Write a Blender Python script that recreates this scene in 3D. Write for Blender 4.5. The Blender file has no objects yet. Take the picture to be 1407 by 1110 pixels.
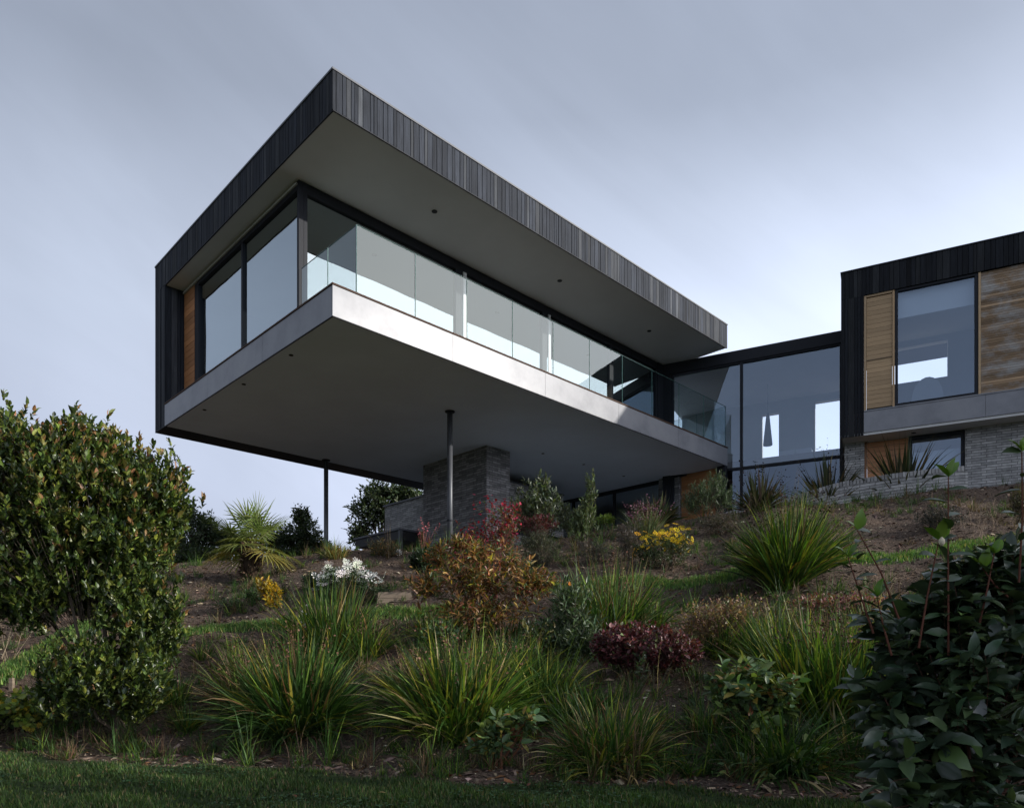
import bpy, math
import numpy as np
from mathutils import Vector, Matrix
S = bpy.context.scene
COL = S.collection
R = math.radians

# ---------------------------------------------------------------- camera, light, exposure
EYE = 0.8                 # lens height above the lawn
FPX, CX, HY = 998.0, 703.5, 915.0   # photo focal length, centre and horizon row (1407 x 1110 photo)
cam = bpy.data.cameras.new('camera'); cam_o = bpy.data.objects.new('camera', cam); COL.objects.link(cam_o)
cam_o.location = (0, 0, EYE); cam_o.rotation_euler = (R(90), 0, 0)
cam.sensor_width = 36; cam.lens = FPX / 1407 * 36; cam.shift_y = (HY - 555) / 1407
cam.clip_start = 0.05; cam.clip_end = 5000
S.camera = cam_o
S.view_settings.view_transform = 'Standard'; S.view_settings.look = 'None'
S.view_settings.gamma = 1; S.view_settings.exposure = 0; S.view_settings.use_curve_mapping = False
try:
    S.cycles.use_denoising = True; S.cycles.max_bounces = 8; S.cycles.transparent_max_bounces = 16
    S.cycles.sample_clamp_indirect = 4
except Exception: pass

SUN_AZ, SUN_EL = -12.0, 17.0        # azimuth from +X towards +Y, elevation
to_sun = Vector((math.cos(R(SUN_AZ)) * math.cos(R(SUN_EL)), math.sin(R(SUN_AZ)) * math.cos(R(SUN_EL)), math.sin(R(SUN_EL))))
sl = bpy.data.lights.new('sun', 'SUN'); sl.energy = 4.6; sl.angle = R(0.6); sl.color = (1.0, 0.95, 0.87)
so = bpy.data.objects.new('sun', sl); COL.objects.link(so); so.location = (30, -6, 12)
so.rotation_euler = (-to_sun).to_track_quat('-Z', 'Y').to_euler()

W = bpy.data.worlds.new('World'); S.world = W; W.use_nodes = True
nt = W.node_tree; nt.nodes.clear()
def N(t, kind, **kw):
    n = t.nodes.new(kind)
    for k, v in kw.items():
        if k == 'inp':
            for a, b in v.items(): n.inputs[a].default_value = b
        else: setattr(n, k, v)
    return n
def ramp(t, stops, interp='LINEAR'):
    n = t.nodes.new('ShaderNodeValToRGB'); cr = n.color_ramp; cr.interpolation = interp
    while len(cr.elements) < len(stops): cr.elements.new(0.5)
    for e, (p, c) in zip(cr.elements, stops):
        e.position = p; e.color = tuple(c) + (1,) if len(c) == 3 else c
    return n
def world():
    t = nt; L = t.links.new
    sky = N(t, 'ShaderNodeTexSky', sky_type='NISHITA', sun_disc=False, sun_elevation=R(SUN_EL), sun_rotation=R(90 - SUN_AZ), air_density=1.0, dust_density=0.6, ozone_density=2.0)
    tc = N(t, 'ShaderNodeTexCoord')
    mp = N(t, 'ShaderNodeMapping', inp={'Rotation': (0.0, 0.0, 0.5), 'Scale': (1.0, 1.0, 2.2)})
    L(tc.outputs['Generated'], mp.inputs['Vector'])
    n1 = N(t, 'ShaderNodeTexNoise', inp={'Scale': 1.5, 'Detail': 5.0, 'Roughness': 0.52, 'Distortion': 0.4})
    L(mp.outputs[0], n1.inputs['Vector'])
    veil = ramp(t, [(0.30, (0.90,)*3), (0.68, (1.0,)*3)])
    L(n1.outputs['Fac'], veil.inputs[0])
    # cloud veil colour: greyer overhead and away from the sun, whiter towards sun and horizon
    sep = N(t, 'ShaderNodeSeparateXYZ'); L(tc.outputs['Generated'], sep.inputs[0])
    el = ramp(t, [(0.0, (8.0, 8.8, 11.2)), (0.22, (8.0, 8.9, 11.2)), (0.40, (7.2, 8.1, 10.0)), (0.60, (3.9, 4.45, 5.6)), (1.0, (2.4, 2.75, 3.5))])
    L(sep.outputs['Z'], el.inputs[0])
    zz = N(t, 'ShaderNodeMath', operation='MULTIPLY_ADD', inp={1: -1.1, 2: 1.0}); L(sep.outputs['Z'], zz.inputs[0])
    xz = N(t, 'ShaderNodeMath', operation='MULTIPLY'); L(sep.outputs['X'], xz.inputs[0]); L(zz.outputs[0], xz.inputs[1])
    sx = N(t, 'ShaderNodeMath', operation='MULTIPLY_ADD', inp={1: 0.80, 2: 1.0}); L(xz.outputs[0], sx.inputs[0])
    cm = N(t, 'ShaderNodeVectorMath', operation='SCALE'); L(el.outputs[0], cm.inputs[0]); L(sx.outputs[0], cm.inputs['Scale'])
    n2 = N(t, 'ShaderNodeTexNoise', inp={'Scale': 2.3, 'Detail': 4.0, 'Roughness': 0.5, 'Distortion': 0.8})
    mp2 = N(t, 'ShaderNodeMapping', vector_type='TEXTURE', inp={'Location': (0.4, 0.2, 0.1), 'Rotation': (0.1, 0.65, 0.2), 'Scale': (1.7, 1.0, 0.45)})
    L(tc.outputs['Generated'], mp2.inputs[0]); L(mp2.outputs[0], n2.inputs['Vector'])
    br = N(t, 'ShaderNodeMapRange', inp={1: 0.3, 2: 0.7, 3: 0.93, 4: 1.09}); L(n2.outputs['Fac'], br.inputs[0])
    n3 = N(t, 'ShaderNodeTexNoise', inp={'Scale': 1.6, 'Detail': 7.0, 'Roughness': 0.6, 'Distortion': 0.5})
    mp3 = N(t, 'ShaderNodeMapping', vector_type='TEXTURE', inp={'Location': (3.0, 1.0, 0.0), 'Rotation': (0.15, 0.55, 0.3), 'Scale': (1.5, 0.8, 0.14)})
    L(tc.outputs['Generated'], mp3.inputs[0]); L(mp3.outputs[0], n3.inputs['Vector'])
    b3 = N(t, 'ShaderNodeMapRange', inp={1: 0.3, 2: 0.7, 3: 0.985, 4: 1.05}); L(n3.outputs['Fac'], b3.inputs[0])
    bm = N(t, 'ShaderNodeMath', operation='MULTIPLY'); L(br.outputs[0], bm.inputs[0]); L(b3.outputs[0], bm.inputs[1])
    cm2 = N(t, 'ShaderNodeVectorMath', operation='SCALE'); L(cm.outputs[0], cm2.inputs[0]); L(bm.outputs[0], cm2.inputs['Scale'])
    # thin cloud glows around the veiled sun
    dt = N(t, 'ShaderNodeVectorMath', operation='DOT_PRODUCT'); L(tc.outputs['Generated'], dt.inputs[0]); dt.inputs[1].default_value = tuple(to_sun)
    mxx = N(t, 'ShaderNodeMath', operation='MAXIMUM', inp={1: 0.0}); L(dt.outputs['Value'], mxx.inputs[0])
    pw = N(t, 'ShaderNodeMath', operation='POWER', inp={1: 5.0}); L(mxx.outputs[0], pw.inputs[0])
    gl = N(t, 'ShaderNodeMath', operation='MULTIPLY_ADD', inp={1: 1.8, 2: 1.0}); L(pw.outputs[0], gl.inputs[0])
    wm = N(t, 'ShaderNodeMix', data_type='RGBA'); L(pw.outputs[0], wm.inputs[0]); L(cm2.outputs[0], wm.inputs[6]); wm.inputs[7].default_value = (10.5, 10.2, 10.0, 1)
    cm3 = N(t, 'ShaderNodeVectorMath', operation='SCALE'); L(wm.outputs[2], cm3.inputs[0]); L(gl.outputs[0], cm3.inputs['Scale'])
    mx = N(t, 'ShaderNodeMix', data_type='RGBA'); L(veil.outputs[0], mx.inputs[0]); L(sky.outputs[0], mx.inputs[6]); L(cm3.outputs[0], mx.inputs[7])
    bg = N(t, 'ShaderNodeBackground', inp={1: 0.1}); L(mx.outputs[2], bg.inputs[0])
    out = N(t, 'ShaderNodeOutputWorld'); L(bg.outputs[0], out.inputs[0])
world()

SHADE = [(9.5, 0.0, 4.2, 1.9), (9.0, 2.4, 3.5, 1.6), (9.8, 4.4, 2.9, 1.4), (14.0, 0.6, 6.3, 1.9)]   # off-frame boundary trees: x, y, height, crown radius
# ---------------------------------------------------------------- helpers
def px2w(px, py, d): return np.array([(px - CX) / FPX * d, d, EYE + (HY - py) / FPX * d])

def link(o, parent=None):
    COL.objects.link(o)
    if parent is not None: o.parent = parent
    return o
def rootloc(p):
    v = np.zeros(3)
    while p is not None: v += np.array(p.location); p = p.parent
    return v
def tag(o, label=None, cat=None, group=None, kind=None):
    if label: o['label'] = label
    if cat: o['category'] = cat
    if group: o['group'] = group
    if kind: o['kind'] = kind
    return o
def empty(name, loc, label, cat, group=None):
    o = bpy.data.objects.new(name, None); o.location = tuple(loc); o.empty_display_size = 0.2; link(o)
    return tag(o, label, cat, group)

class GB:
    """geometry buffer: polygons with colour and uv per corner"""
    def __init__(s): s.V = []; s.L = []; s.T = []; s.C = []; s.U = []; s.n = 0
    def add(s, v, loops, tot, col=None, uv=None):
        v = np.asarray(v, float).reshape(-1, 3); loops = np.asarray(loops, int)
        s.V.append(v); s.L.append(loops + s.n); s.T.append(np.asarray(tot, int)); s.n += len(v)
        if col is None: col = (0.5, 0.5, 0.5)
        c = np.asarray(col, float)
        if c.ndim == 1: c = np.tile(c, (len(v), 1))
        s.C.append(c); s.U.append(np.zeros((len(loops), 2)) if uv is None else uv)
    def build(s, name, mat, parent=None, smooth=False, label=None):
        m = bpy.data.meshes.new(name)
        if s.n:
            V = np.concatenate(s.V) - rootloc(parent); Lp = np.concatenate(s.L); T = np.concatenate(s.T)
            m.vertices.add(len(V)); m.vertices.foreach_set('co', V.ravel())
            m.loops.add(len(Lp)); m.loops.foreach_set('vertex_index', Lp.astype(np.int32))
            m.polygons.add(len(T)); st = np.concatenate([[0], np.cumsum(T)[:-1]])
            m.polygons.foreach_set('loop_start', st.astype(np.int32))
            m.polygons.foreach_set('loop_total', T.astype(np.int32))
            m.update(calc_edges=True)
            ca = m.color_attributes.new('Col', 'FLOAT_COLOR', 'POINT')
            C = np.concatenate(s.C); C = np.concatenate([C, np.ones((len(C), 1))], 1)
            ca.data.foreach_set('color', C.ravel())
            uv = m.uv_layers.new(name='UVMap'); uv.data.foreach_set('uv', np.concatenate(s.U).ravel())
            m.polygons.foreach_set('use_smooth', np.full(len(T), bool(smooth)))
            m.validate()
        m.materials.append(mat)
        o = bpy.data.objects.new(name, m); link(o, parent)
        if label: o['label'] = label
        return o

BOXF = [(0,3,2,1),(4,5,6,7),(0,1,5,4),(1,2,6,5),(2,3,7,6),(3,0,4,7)]
class Frame:
    """a building's own axes: s along the facade, t into the building, z up"""
    def __init__(f, o, ex, ey):
        f.o = np.array(o, float); f.ex = np.array(ex, float); f.ey = np.array(ey, float)
        f.ex /= np.linalg.norm(f.ex); f.ey /= np.linalg.norm(f.ey)
    def p(f, s, t, z):
        q = f.o + f.ex * s + f.ey * t
        return (q[0], q[1], z)
    def box(f, g, s0, s1, t0, t1, z0, z1, col=None):
        s0, s1 = min(s0, s1), max(s0, s1); t0, t1 = min(t0, t1), max(t0, t1)
        st = [(s0,t0,z0),(s1,t0,z0),(s1,t1,z0),(s0,t1,z0),(s0,t0,z1),(s1,t0,z1),(s1,t1,z1),(s0,t1,z1)]
        v = [f.p(*a) for a in st]; loops = []; uv = []
        for i, q in enumerate(BOXF):
            loops += q
            for k in q:
                a = st[k]
                uv.append((a[0], a[1]) if i < 2 else (a[0] + 37 if i in (2, 4) else a[1], a[2]))
        g.add(v, loops, [4]*6, col, np.array(uv))
        return g
WF = Frame((0, 0), (1, 0), (0, 1))
def tube(g, pts, rad, n=8, col=None):
    pts = [np.array(p, float) for p in pts]; m = len(pts)
    if np.isscalar(rad): rad = [rad]*m
    V = []; prev = None
    for i, p in enumerate(pts):
        d = pts[min(i+1, m-1)] - pts[max(i-1, 0)]; d = d / (np.linalg.norm(d) + 1e-9)
        a = np.cross(d, (0, 0, 1)) if prev is None else prev - d*np.dot(prev, d)
        if np.linalg.norm(a) < 1e-4: a = np.cross(d, (1, 0, 0))
        a /= np.linalg.norm(a); prev = a; b = np.cross(d, a)
        for k in range(n):
            an = 2*math.pi*k/n; V.append(p + rad[i]*(a*math.cos(an) + b*math.sin(an)))
    loops = []; tot = []
    for i in range(m-1):
        for k in range(n):
            k2 = (k+1) % n; loops += [i*n+k, i*n+k2, (i+1)*n+k2, (i+1)*n+k]; tot.append(4)
    loops += list(range(n))[::-1]; tot.append(n); loops += [(m-1)*n+k for k in range(n)]; tot.append(n)
    g.add(V, loops, tot, col)

# ---------------------------------------------------------------- materials
def mat(name, rough=0.6, spec=0.5, metal=0.0, col=None, attr=False, build=None):
    m = bpy.data.materials.new(name); m.use_nodes = True; t = m.node_tree
    b = t.nodes['Principled BSDF']; b.inputs['Roughness'].default_value = rough
    b.inputs['Specular IOR Level'].default_value = spec; b.inputs['Metallic'].default_value = metal
    if col: b.inputs['Base Color'].default_value = (*col, 1)
    if attr:
        a = N(t, 'ShaderNodeAttribute', attribute_name='Col'); t.links.new(a.outputs['Color'], b.inputs['Base Color'])
    if build: build(t, b)
    return m
def bump(t, b, src, strength, dist):
    n = N(t, 'ShaderNodeBump', inp={'Strength': strength, 'Distance': dist}); t.links.new(src, n.inputs['Height']); t.links.new(n.outputs[0], b.inputs['Normal'])
def mulcol(t, a, b, fac=1.0):
    m = N(t, 'ShaderNodeMix', data_type='RGBA', blend_type='MULTIPLY'); m.inputs[0].default_value = fac
    t.links.new(a, m.inputs[6]); t.links.new(b, m.inputs[7]); return m.outputs[2]
def noisecol(t, vec, scale, stops, detail=4.0, rough=0.6):
    n = N(t, 'ShaderNodeTexNoise', inp={'Scale': scale, 'Detail': detail, 'Roughness': rough})
    if vec is not None: t.links.new(vec, n.inputs['Vector'])
    r = ramp(t, stops); t.links.new(n.outputs['Fac'], r.inputs[0]); return n, r

def _clad(t, b):   # charred / silvered boards: per board colour, fine vertical grain
    a = N(t, 'ShaderNodeAttribute', attribute_name='Col'); tc = N(t, 'ShaderNodeTexCoord')
    mp = N(t, 'ShaderNodeMapping', inp={'Scale': (60, 60, 2.2)}); t.links.new(tc.outputs['Object'], mp.inputs[0])
    n, r = noisecol(t, mp.outputs[0], 1.0, [(0.28, (0.55,)*3), (0.72, (1.35,)*3)])
    mp2 = N(t, 'ShaderNodeMapping', inp={'Scale': (3, 3, 1.2)}); t.links.new(tc.outputs['Object'], mp2.inputs[0])
    n2, r2 = noisecol(t, mp2.outputs[0], 1.3, [(0.3, (0.8,)*3), (0.75, (1.2,)*3)])
    t.links.new(mulcol(t, mulcol(t, a.outputs['Color'], r.outputs[0]), r2.outputs[0]), b.inputs['Base Color'])
    bump(t, b, n.outputs['Fac'], 0.5, 0.004)
M_CLAD = mat('charred_boards', 0.75, 0.18, build=_clad)
M_DARK = mat('black_aluminium', 0.6, 0.2, col=(0.018, 0.02, 0.026))
M_CAP = mat('roof_edge_metal', 0.5, 0.4, 0.0, col=(0.10, 0.105, 0.12))
def _paint(c, s=1.0):
    def f(t, b):
        tc = N(t, 'ShaderNodeTexCoord')
        n, r = noisecol(t, tc.outputs['Object'], 0.7*s, [(0.3, tuple(x*0.94 for x in c)), (0.7, tuple(x*1.05 for x in c))], 6.0)
        t.links.new(r.outputs[0], b.inputs['Base Color'])
        n2 = N(t, 'ShaderNodeTexNoise', inp={'Scale': 240.0, 'Detail': 2.0}); t.links.new(tc.outputs['Object'], n2.inputs['Vector']); bump(t, b, n2.outputs['Fac'], 0.08, 0.002)
    return f
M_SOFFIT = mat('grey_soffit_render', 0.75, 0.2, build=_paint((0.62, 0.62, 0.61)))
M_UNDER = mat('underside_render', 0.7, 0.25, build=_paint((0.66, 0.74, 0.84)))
M_WALLIN = mat('interior_plaster', 0.85, 0.2, build=_paint((0.42, 0.42, 0.40)))
M_CEILIN = mat('interior_ceiling', 0.85, 0.2, build=_paint((0.5, 0.5, 0.48)))
M_FLOORIN = mat('interior_floor', 0.5, 0.4, build=_paint((0.22, 0.19, 0.16)))
M_BLIND = mat('roller_blind_fabric', 0.9, 0.1, build=_paint((0.42, 0.45, 0.48)))
def _fascia(t, b):  # satin metal panels with faint blotches
    tc = N(t, 'ShaderNodeTexCoord'); mp = N(t, 'ShaderNodeMapping', inp={'Scale': (1, 1, 1)}); t.links.new(tc.outputs['Object'], mp.inputs[0])
    n, r = noisecol(t, mp.outputs[0], 1.6, [(0.30, (0.17, 0.175, 0.195)), (0.52, (0.225, 0.23, 0.25)), (0.75, (0.26, 0.265, 0.28))], 7.0, 0.62)
    t.links.new(r.outputs[0], b.inputs['Base Color'])
    n2 = N(t, 'ShaderNodeTexNoise', inp={'Scale': 2.6, 'Detail': 6.0, 'Roughness': 0.65}); t.links.new(mp.outputs[0], n2.inputs['Vector'])
    mr = N(t, 'ShaderNodeMapRange', inp={1: 0.3, 2: 0.7, 3: 0.33, 4: 0.38}); t.links.new(n2.outputs['Fac'], mr.inputs[0]); t.links.new(mr.outputs[0], b.inputs['Roughness'])
    n3 = N(t, 'ShaderNodeTexNoise', inp={'Scale': 1.1, 'Detail': 2.0}); t.links.new(mp.outputs[0], n3.inputs['Vector']); bump(t, b, n3.outputs['Fac'], 0.02, 0.02)
M_FASCIA = mat('satin_grey_metal', 0.36, 0.30, 0.06, build=_fascia)
M_COLUMN = mat('grey_painted_steel', 0.42, 0.4, 0.2, col=(0.085, 0.09, 0.10))
def _brick(c1, c2, mortar):
    def f(t, b):
        uv = N(t, 'ShaderNodeUVMap', uv_map='UVMap')
        bt = N(t, 'ShaderNodeTexBrick', offset=0.37, offset_frequency=2, inp={'Scale': 1.0, 'Mortar Size': 0.006, 'Mortar Smooth': 0.25, 'Bias': -0.1, 'Brick Width': 0.29, 'Row Height': 0.060, 'Color1': (*c1, 1), 'Color2': (*c2, 1), 'Mortar': (*mortar, 1)})
        t.links.new(uv.outputs[0], bt.inputs['Vector'])
        tc = N(t, 'ShaderNodeTexCoord'); n, r = noisecol(t, tc.outputs['Object'], 9.0, [(0.25, (0.6,)*3), (0.75, (1.3,)*3)], 8.0, 0.7)
        mp = N(t, 'ShaderNodeMapping', inp={'Scale': (2, 2, 14)}); t.links.new(tc.outputs['Object'], mp.inputs[0])
        n2, r2 = noisecol(t, mp.outputs[0], 1.0, [(0.3, (0.9,)*3), (0.7, (1.08,)*3)], 3.0)
        t.links.new(mulcol(t, mulcol(t, bt.outputs['Color'], r.outputs[0]), r2.outputs[0]), b.inputs['Base Color'])
        inv = N(t, 'ShaderNodeMath', operation='MULTIPLY_ADD', inp={1: -1.0, 2: 1.0}); t.links.new(bt.outputs['Fac'], inv.inputs[0])
        ad = N(t, 'ShaderNodeMath', operation='MULTIPLY_ADD', inp={1: 0.35}); t.links.new(n.outputs['Fac'], ad.inputs[0]); t.links.new(inv.outputs[0], ad.inputs[2])
        bump(t, b, ad.outputs[0], 0.9, 0.012)
    return f
M_BRICK = mat('long_grey_brick', 0.85, 0.25, build=_brick((0.17, 0.17, 0.175), (0.36, 0.355, 0.36), (0.075, 0.075, 0.078)))
M_BRICKL = mat('pale_grey_brick', 0.85, 0.25, build=_brick((0.28, 0.28, 0.275), (0.48, 0.47, 0.46), (0.13, 0.13, 0.13)))
def _timber(c1, c2, grain=3.0, grey=None):
    def f(t, b):
        a = N(t, 'ShaderNodeAttribute', attribute_name='Col'); tc = N(t, 'ShaderNodeTexCoord')
        mp = N(t, 'ShaderNodeMapping', inp={'Scale': (grain, grain, 90)}); t.links.new(tc.outputs['Object'], mp.inputs[0])
        n, r = noisecol(t, mp.outputs[0], 1.0, [(0.25, c1), (0.75, c2)], 4.0)
        out = mulcol(t, r.outputs[0], a.outputs['Color'])
        if grey:
            n2 = N(t, 'ShaderNodeTexNoise', inp={'Scale': 1.0, 'Detail': 7.0, 'Roughness': 0.68}); mp2 = N(t, 'ShaderNodeMapping', inp={'Scale': (1.8, 1.8, 3.4)})
            t.links.new(tc.outputs['Object'], mp2.inputs[0]); t.links.new(mp2.outputs[0], n2.inputs['Vector'])
            r2 = ramp(t, [(0.44, (0, 0, 0)), (0.62, (1, 1, 1))]); t.links.new(n2.outputs['Fac'], r2.inputs[0])
            mx = N(t, 'ShaderNodeMix', data_type='RGBA'); t.links.new(r2.outputs[0], mx.inputs[0]); t.links.new(out, mx.inputs[6]); mx.inputs[7].default_value = (*grey, 1)
            out = mulcol(t, mx.outputs[2], a.outputs['Color'])
        t.links.new(out, b.inputs['Base Color']); bump(t, b, n.outputs['Fac'], 0.3, 0.003)
    return f
M_TIMBER = mat('oiled_timber', 0.5, 0.35, build=_timber((0.30, 0.13, 0.055), (0.44, 0.21, 0.09)))
M_TIMBERP = mat('pale_timber', 0.55, 0.3, build=_timber((0.32, 0.215, 0.12), (0.47, 0.335, 0.20)))
M_TIMBERW = mat('weathered_timber', 0.7, 0.2, build=_timber((0.16, 0.115, 0.075), (0.30, 0.21, 0.135), grey=(0.33, 0.32, 0.31)))
M_SLEEPER = mat('old_sleeper', 0.85, 0.2, build=_timber((0.16, 0.12, 0.09), (0.30, 0.24, 0.18)))
M_DECK = mat('deck_board_edge', 0.7, 0.2, build=_timber((0.09, 0.045, 0.03), (0.16, 0.09, 0.055)))
def glass(name, tint, refl, base=0.06):
    m = bpy.data.materials.new(name); m.use_nodes = True; t = m.node_tree; t.nodes.clear()
    tr = N(t, 'ShaderNodeBsdfTransparent', inp={0: (*tint, 1)}); gl = N(t, 'ShaderNodeBsdfGlossy', inp={0: (*refl, 1), 'Roughness': 0.0})
    tc = N(t, 'ShaderNodeTexCoord'); nz = N(t, 'ShaderNodeTexNoise', inp={'Scale': 0.9, 'Detail': 1.0}); t.links.new(tc.outputs['Object'], nz.inputs['Vector'])
    bp = N(t, 'ShaderNodeBump', inp={'Strength': 0.35, 'Distance': 0.012}); t.links.new(nz.outputs['Fac'], bp.inputs['Height']); t.links.new(bp.outputs[0], gl.inputs['Normal'])
    fr = N(t, 'ShaderNodeFresnel'); ge = N(t, 'ShaderNodeNewGeometry'); ir = N(t, 'ShaderNodeMapRange', inp={3: 1.52, 4: 1/1.52})
    t.links.new(ge.outputs['Backfacing'], ir.inputs[0]); t.links.new(ir.outputs[0], fr.inputs[0]); ma = N(t, 'ShaderNodeMath', operation='MULTIPLY_ADD', use_clamp=True, inp={1: 1.35, 2: base})
    t.links.new(fr.outputs[0], ma.inputs[0]); mx = N(t, 'ShaderNodeMixShader'); t.links.new(ma.outputs[0], mx.inputs[0])
    t.links.new(tr.outputs[0], mx.inputs[1]); t.links.new(gl.outputs[0], mx.inputs[2])
    o = N(t, 'ShaderNodeOutputMaterial'); t.links.new(mx.outputs[0], o.inputs[0]); return m
M_GLASS = glass('coated_window_glass', (0.56, 0.61, 0.62), (0.76, 0.86, 0.92), 0.36)
M_GLASSR = glass('wing_window_glass', (0.80, 0.86, 0.92), (0.60, 0.74, 0.93), 0.12)
M_BALU = glass('balustrade_glass', (0.80, 0.88, 0.88), (0.86, 0.94, 0.95), 0.07)
M_GEDGE = mat('glass_edge', 0.15, 0.6, col=(0.05, 0.12, 0.11))
M_PALE = mat('pale_grey_aluminium', 0.4, 0.5, col=(0.62, 0.63, 0.64))
M_LAMP = mat('matt_black_metal', 0.55, 0.4, col=(0.02, 0.02, 0.022))

# ---------------------------------------------------------------- terrain
_cols = {
 -900: [(0,0),(8,.05),(10,.5),(14,1.7),(18,2.5),(24,2.9)],
 0:    [(0,0),(6.9,.03),(8.2,.62),(10,1.35),(12,1.95),(14,2.45),(16,2.75),(20,3.0)],
 300:  [(0,0),(6.4,.0),(8,.60),(9.7,1.24),(12,2.05),(14,2.7),(16,3.1),(20,3.2)],
 450:  [(0,0),(6.1,.0),(8,.68),(10,1.45),(12,2.25),(14,2.95),(16,3.2),(20,3.25)],
 700:  [(0,0),(5.3,.0),(8,.82),(10,1.5),(12,2.35),(14,3.1),(16,3.4),(20,3.6)],
 900:  [(0,0),(4.8,.0),(6.5,.52),(8,1.0),(10,1.7),(12,2.55),(14,3.35),(16,4.05),(18,4.3),(22,4.5)],
 1150: [(0,0),(4.6,.0),(6.5,.65),(8,1.25),(10,2.1),(12,3.05),(14,3.95),(15,4.15),(17,4.4),(22,4.5)],
 1407: [(0,0),(4.5,.02),(6.5,.7),(8,1.3),(10,2.2),(12,3.2),(14,4.3),(16,4.6),(22,4.6)],
 2300: [(0,0),(4.5,.05),(6.5,.7),(8,1.3),(10,2.2),(12,3.2),(14,4.3),(16,4.6),(22,4.6)],
}
_us = np.array([(k - CX)/FPX for k in _cols]); _D = np.array([0,3,4,4.5,5,5.5,6,6.5,7,7.5,8,9,10,11,12,13,14,15,16,17,18,20,22,26])
_Z = np.array([np.interp(_D, [a for a, b in v], [b for a, b in v]) for v in _cols.values()])
def terr(X, Y, fine=True):
    X = np.asarray(X, float); Y = np.asarray(Y, float)
    u = np.clip(X/np.maximum(Y, 3.0), _us[0], _us[-1] - 1e-6)
    j = np.clip(np.searchsorted(_us, u, side='right') - 1, 0, len(_us)-2); f = (u - _us[j])/(_us[j+1]-_us[j]); f = f*f*(3-2*f)
    yc = np.clip(Y, 0, 25.99); k = np.clip(np.searchsorted(_D, yc, side='right') - 1, 0, len(_D)-2); g = (yc - _D[k])/(_D[k+1]-_D[k])
    z = (1-f)*((1-g)*_Z[j, k] + g*_Z[j, k+1]) + f*((1-g)*_Z[j+1, k] + g*_Z[j+1, k+1])
    a = np.clip(z*3, 0, 1)
    z = z + a*0.05*(np.sin(X*1.7+Y*.9)*np.sin(Y*1.3-X*.6) + .5*np.sin(X*3.9-Y*2.2))
    if fine: z = z + (0.15+a)*0.013*(np.sin(X*9.1+2*np.sin(Y*5))*np.sin(Y*11.3+X*3) + np.sin(X*21+Y*17)*np.sin(Y*23-X*8)*.8 + np.sin(X*41-Y*3)*np.sin(Y*37+X*9)*.5)
    return z
def hit(px, py, d0=3.5, d1=40):
    d = np.arange(d0, d1, 0.02); X = (px-CX)/FPX*d; z = EYE + (HY-py)/FPX*d
    w = np.nonzero(z <= terr(X, d, False))[0]
    if len(w): return d[w[0]]
    d = np.arange(12, 17, 0.05); return d[np.argmax((terr((px-CX)/FPX*d, d, False) - EYE)/d)]   # on the crest
def dist_poly(X, Y, P):
    D = np.full(np.shape(X), 1e9)
    for (a, b) in zip(P[:-1], P[1:]):
        ax, ay = a; bx, by = b; dx, dy = bx-ax, by-ay; t = np.clip(((X-ax)*dx+(Y-ay)*dy)/(dx*dx+dy*dy), 0, 1)
        D = np.minimum(D, np.hypot(X-ax-t*dx, Y-ay-t*dy))
    return D
def pxpath(pts):
    out = []
    for px, py in pts:
        d = hit(px, py); out.append(((px-CX)/FPX*d, d))
    return out
PATH1 = pxpath([(-160, 985), (0, 932), (60, 895), (125, 858), (250, 872), (380, 860), (470, 850), (560, 843), (640, 836)])
PATH2 = pxpath([(720, 806), (880, 799), (1000, 792), (1180, 768), (1290, 757), (1407, 742), (1500, 735)])
EDGE = [(-900, 1004), (0, 1040), (150, 1050), (400, 1059), (600, 1071), (800, 1084), (1000, 1092), (1200, 1097), (1600, 1100)]
EDGE = [((a-CX)/FPX, EYE*FPX/(b-HY)) for a, b in EDGE]
def lawn_edge(X, Y): return np.interp(X/np.maximum(Y, 3), [a for a, b in EDGE], [b for a, b in EDGE]) + 0.10*np.sin(X*2.3) + .06*np.sin(X*7.1)
def grass_mask(X, Y):
    m = np.clip((lawn_edge(X, Y) - Y)/0.10 + .5, 0, 1)
    for P in (PATH1, PATH2):
        m = np.maximum(m, np.clip((0.17 + .03*np.sin(X*5) - dist_poly(X, Y, P))/0.06 + .5, 0, 1))
    # narrow turf line at the foot of the right garden wall
    return m
def _ground(t, b):
    a = N(t, 'ShaderNodeAttribute', attribute_name='Col'); tc = N(t, 'ShaderNodeTexCoord'); vec = tc.outputs['Object']
    n1, r1 = noisecol(t, vec, 26.0, [(0.25, (0.030, 0.023, 0.019)), (0.45, (0.092, 0.070, 0.056)), (0.6, (0.16, 0.125, 0.102)), (0.75, (0.32, 0.26, 0.215))], 8.0, 0.7)
    n2, r2 = noisecol(t, vec, 1.3, [(0.3, (0.72, 0.72, 0.75)), (0.7, (1.25, 1.15, 1.05))], 5.0)
    soil = mulcol(t, r1.outputs[0], r2.outputs[0])
    n3, r3 = noisecol(t, vec, 18.0, [(0.3, (0.018, 0.035, 0.012)), (0.7, (0.05, 0.085, 0.025))], 6.0)
    mx = N(t, 'ShaderNodeMix', data_type='RGBA'); sp = N(t, 'ShaderNodeSeparateColor'); t.links.new(a.outputs['Color'], sp.inputs[0])
    t.links.new(sp.outputs[0], mx.inputs[0]); t.links.new(soil, mx.inputs[6]); t.links.new(r3.outputs[0], mx.inputs[7]); t.links.new(mx.outputs[2], b.inputs['Base Color'])
    n4 = N(t, 'ShaderNodeTexNoise', inp={'Scale': 34.0, 'Detail': 9.0, 'Roughness': 0.75}); t.links.new(vec, n4.inputs['Vector']); bump(t, b, n4.outputs['Fac'], 1.0, 0.05)
M_GROUND = mat('garden_soil', 0.95, 0.15, build=_ground)
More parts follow.
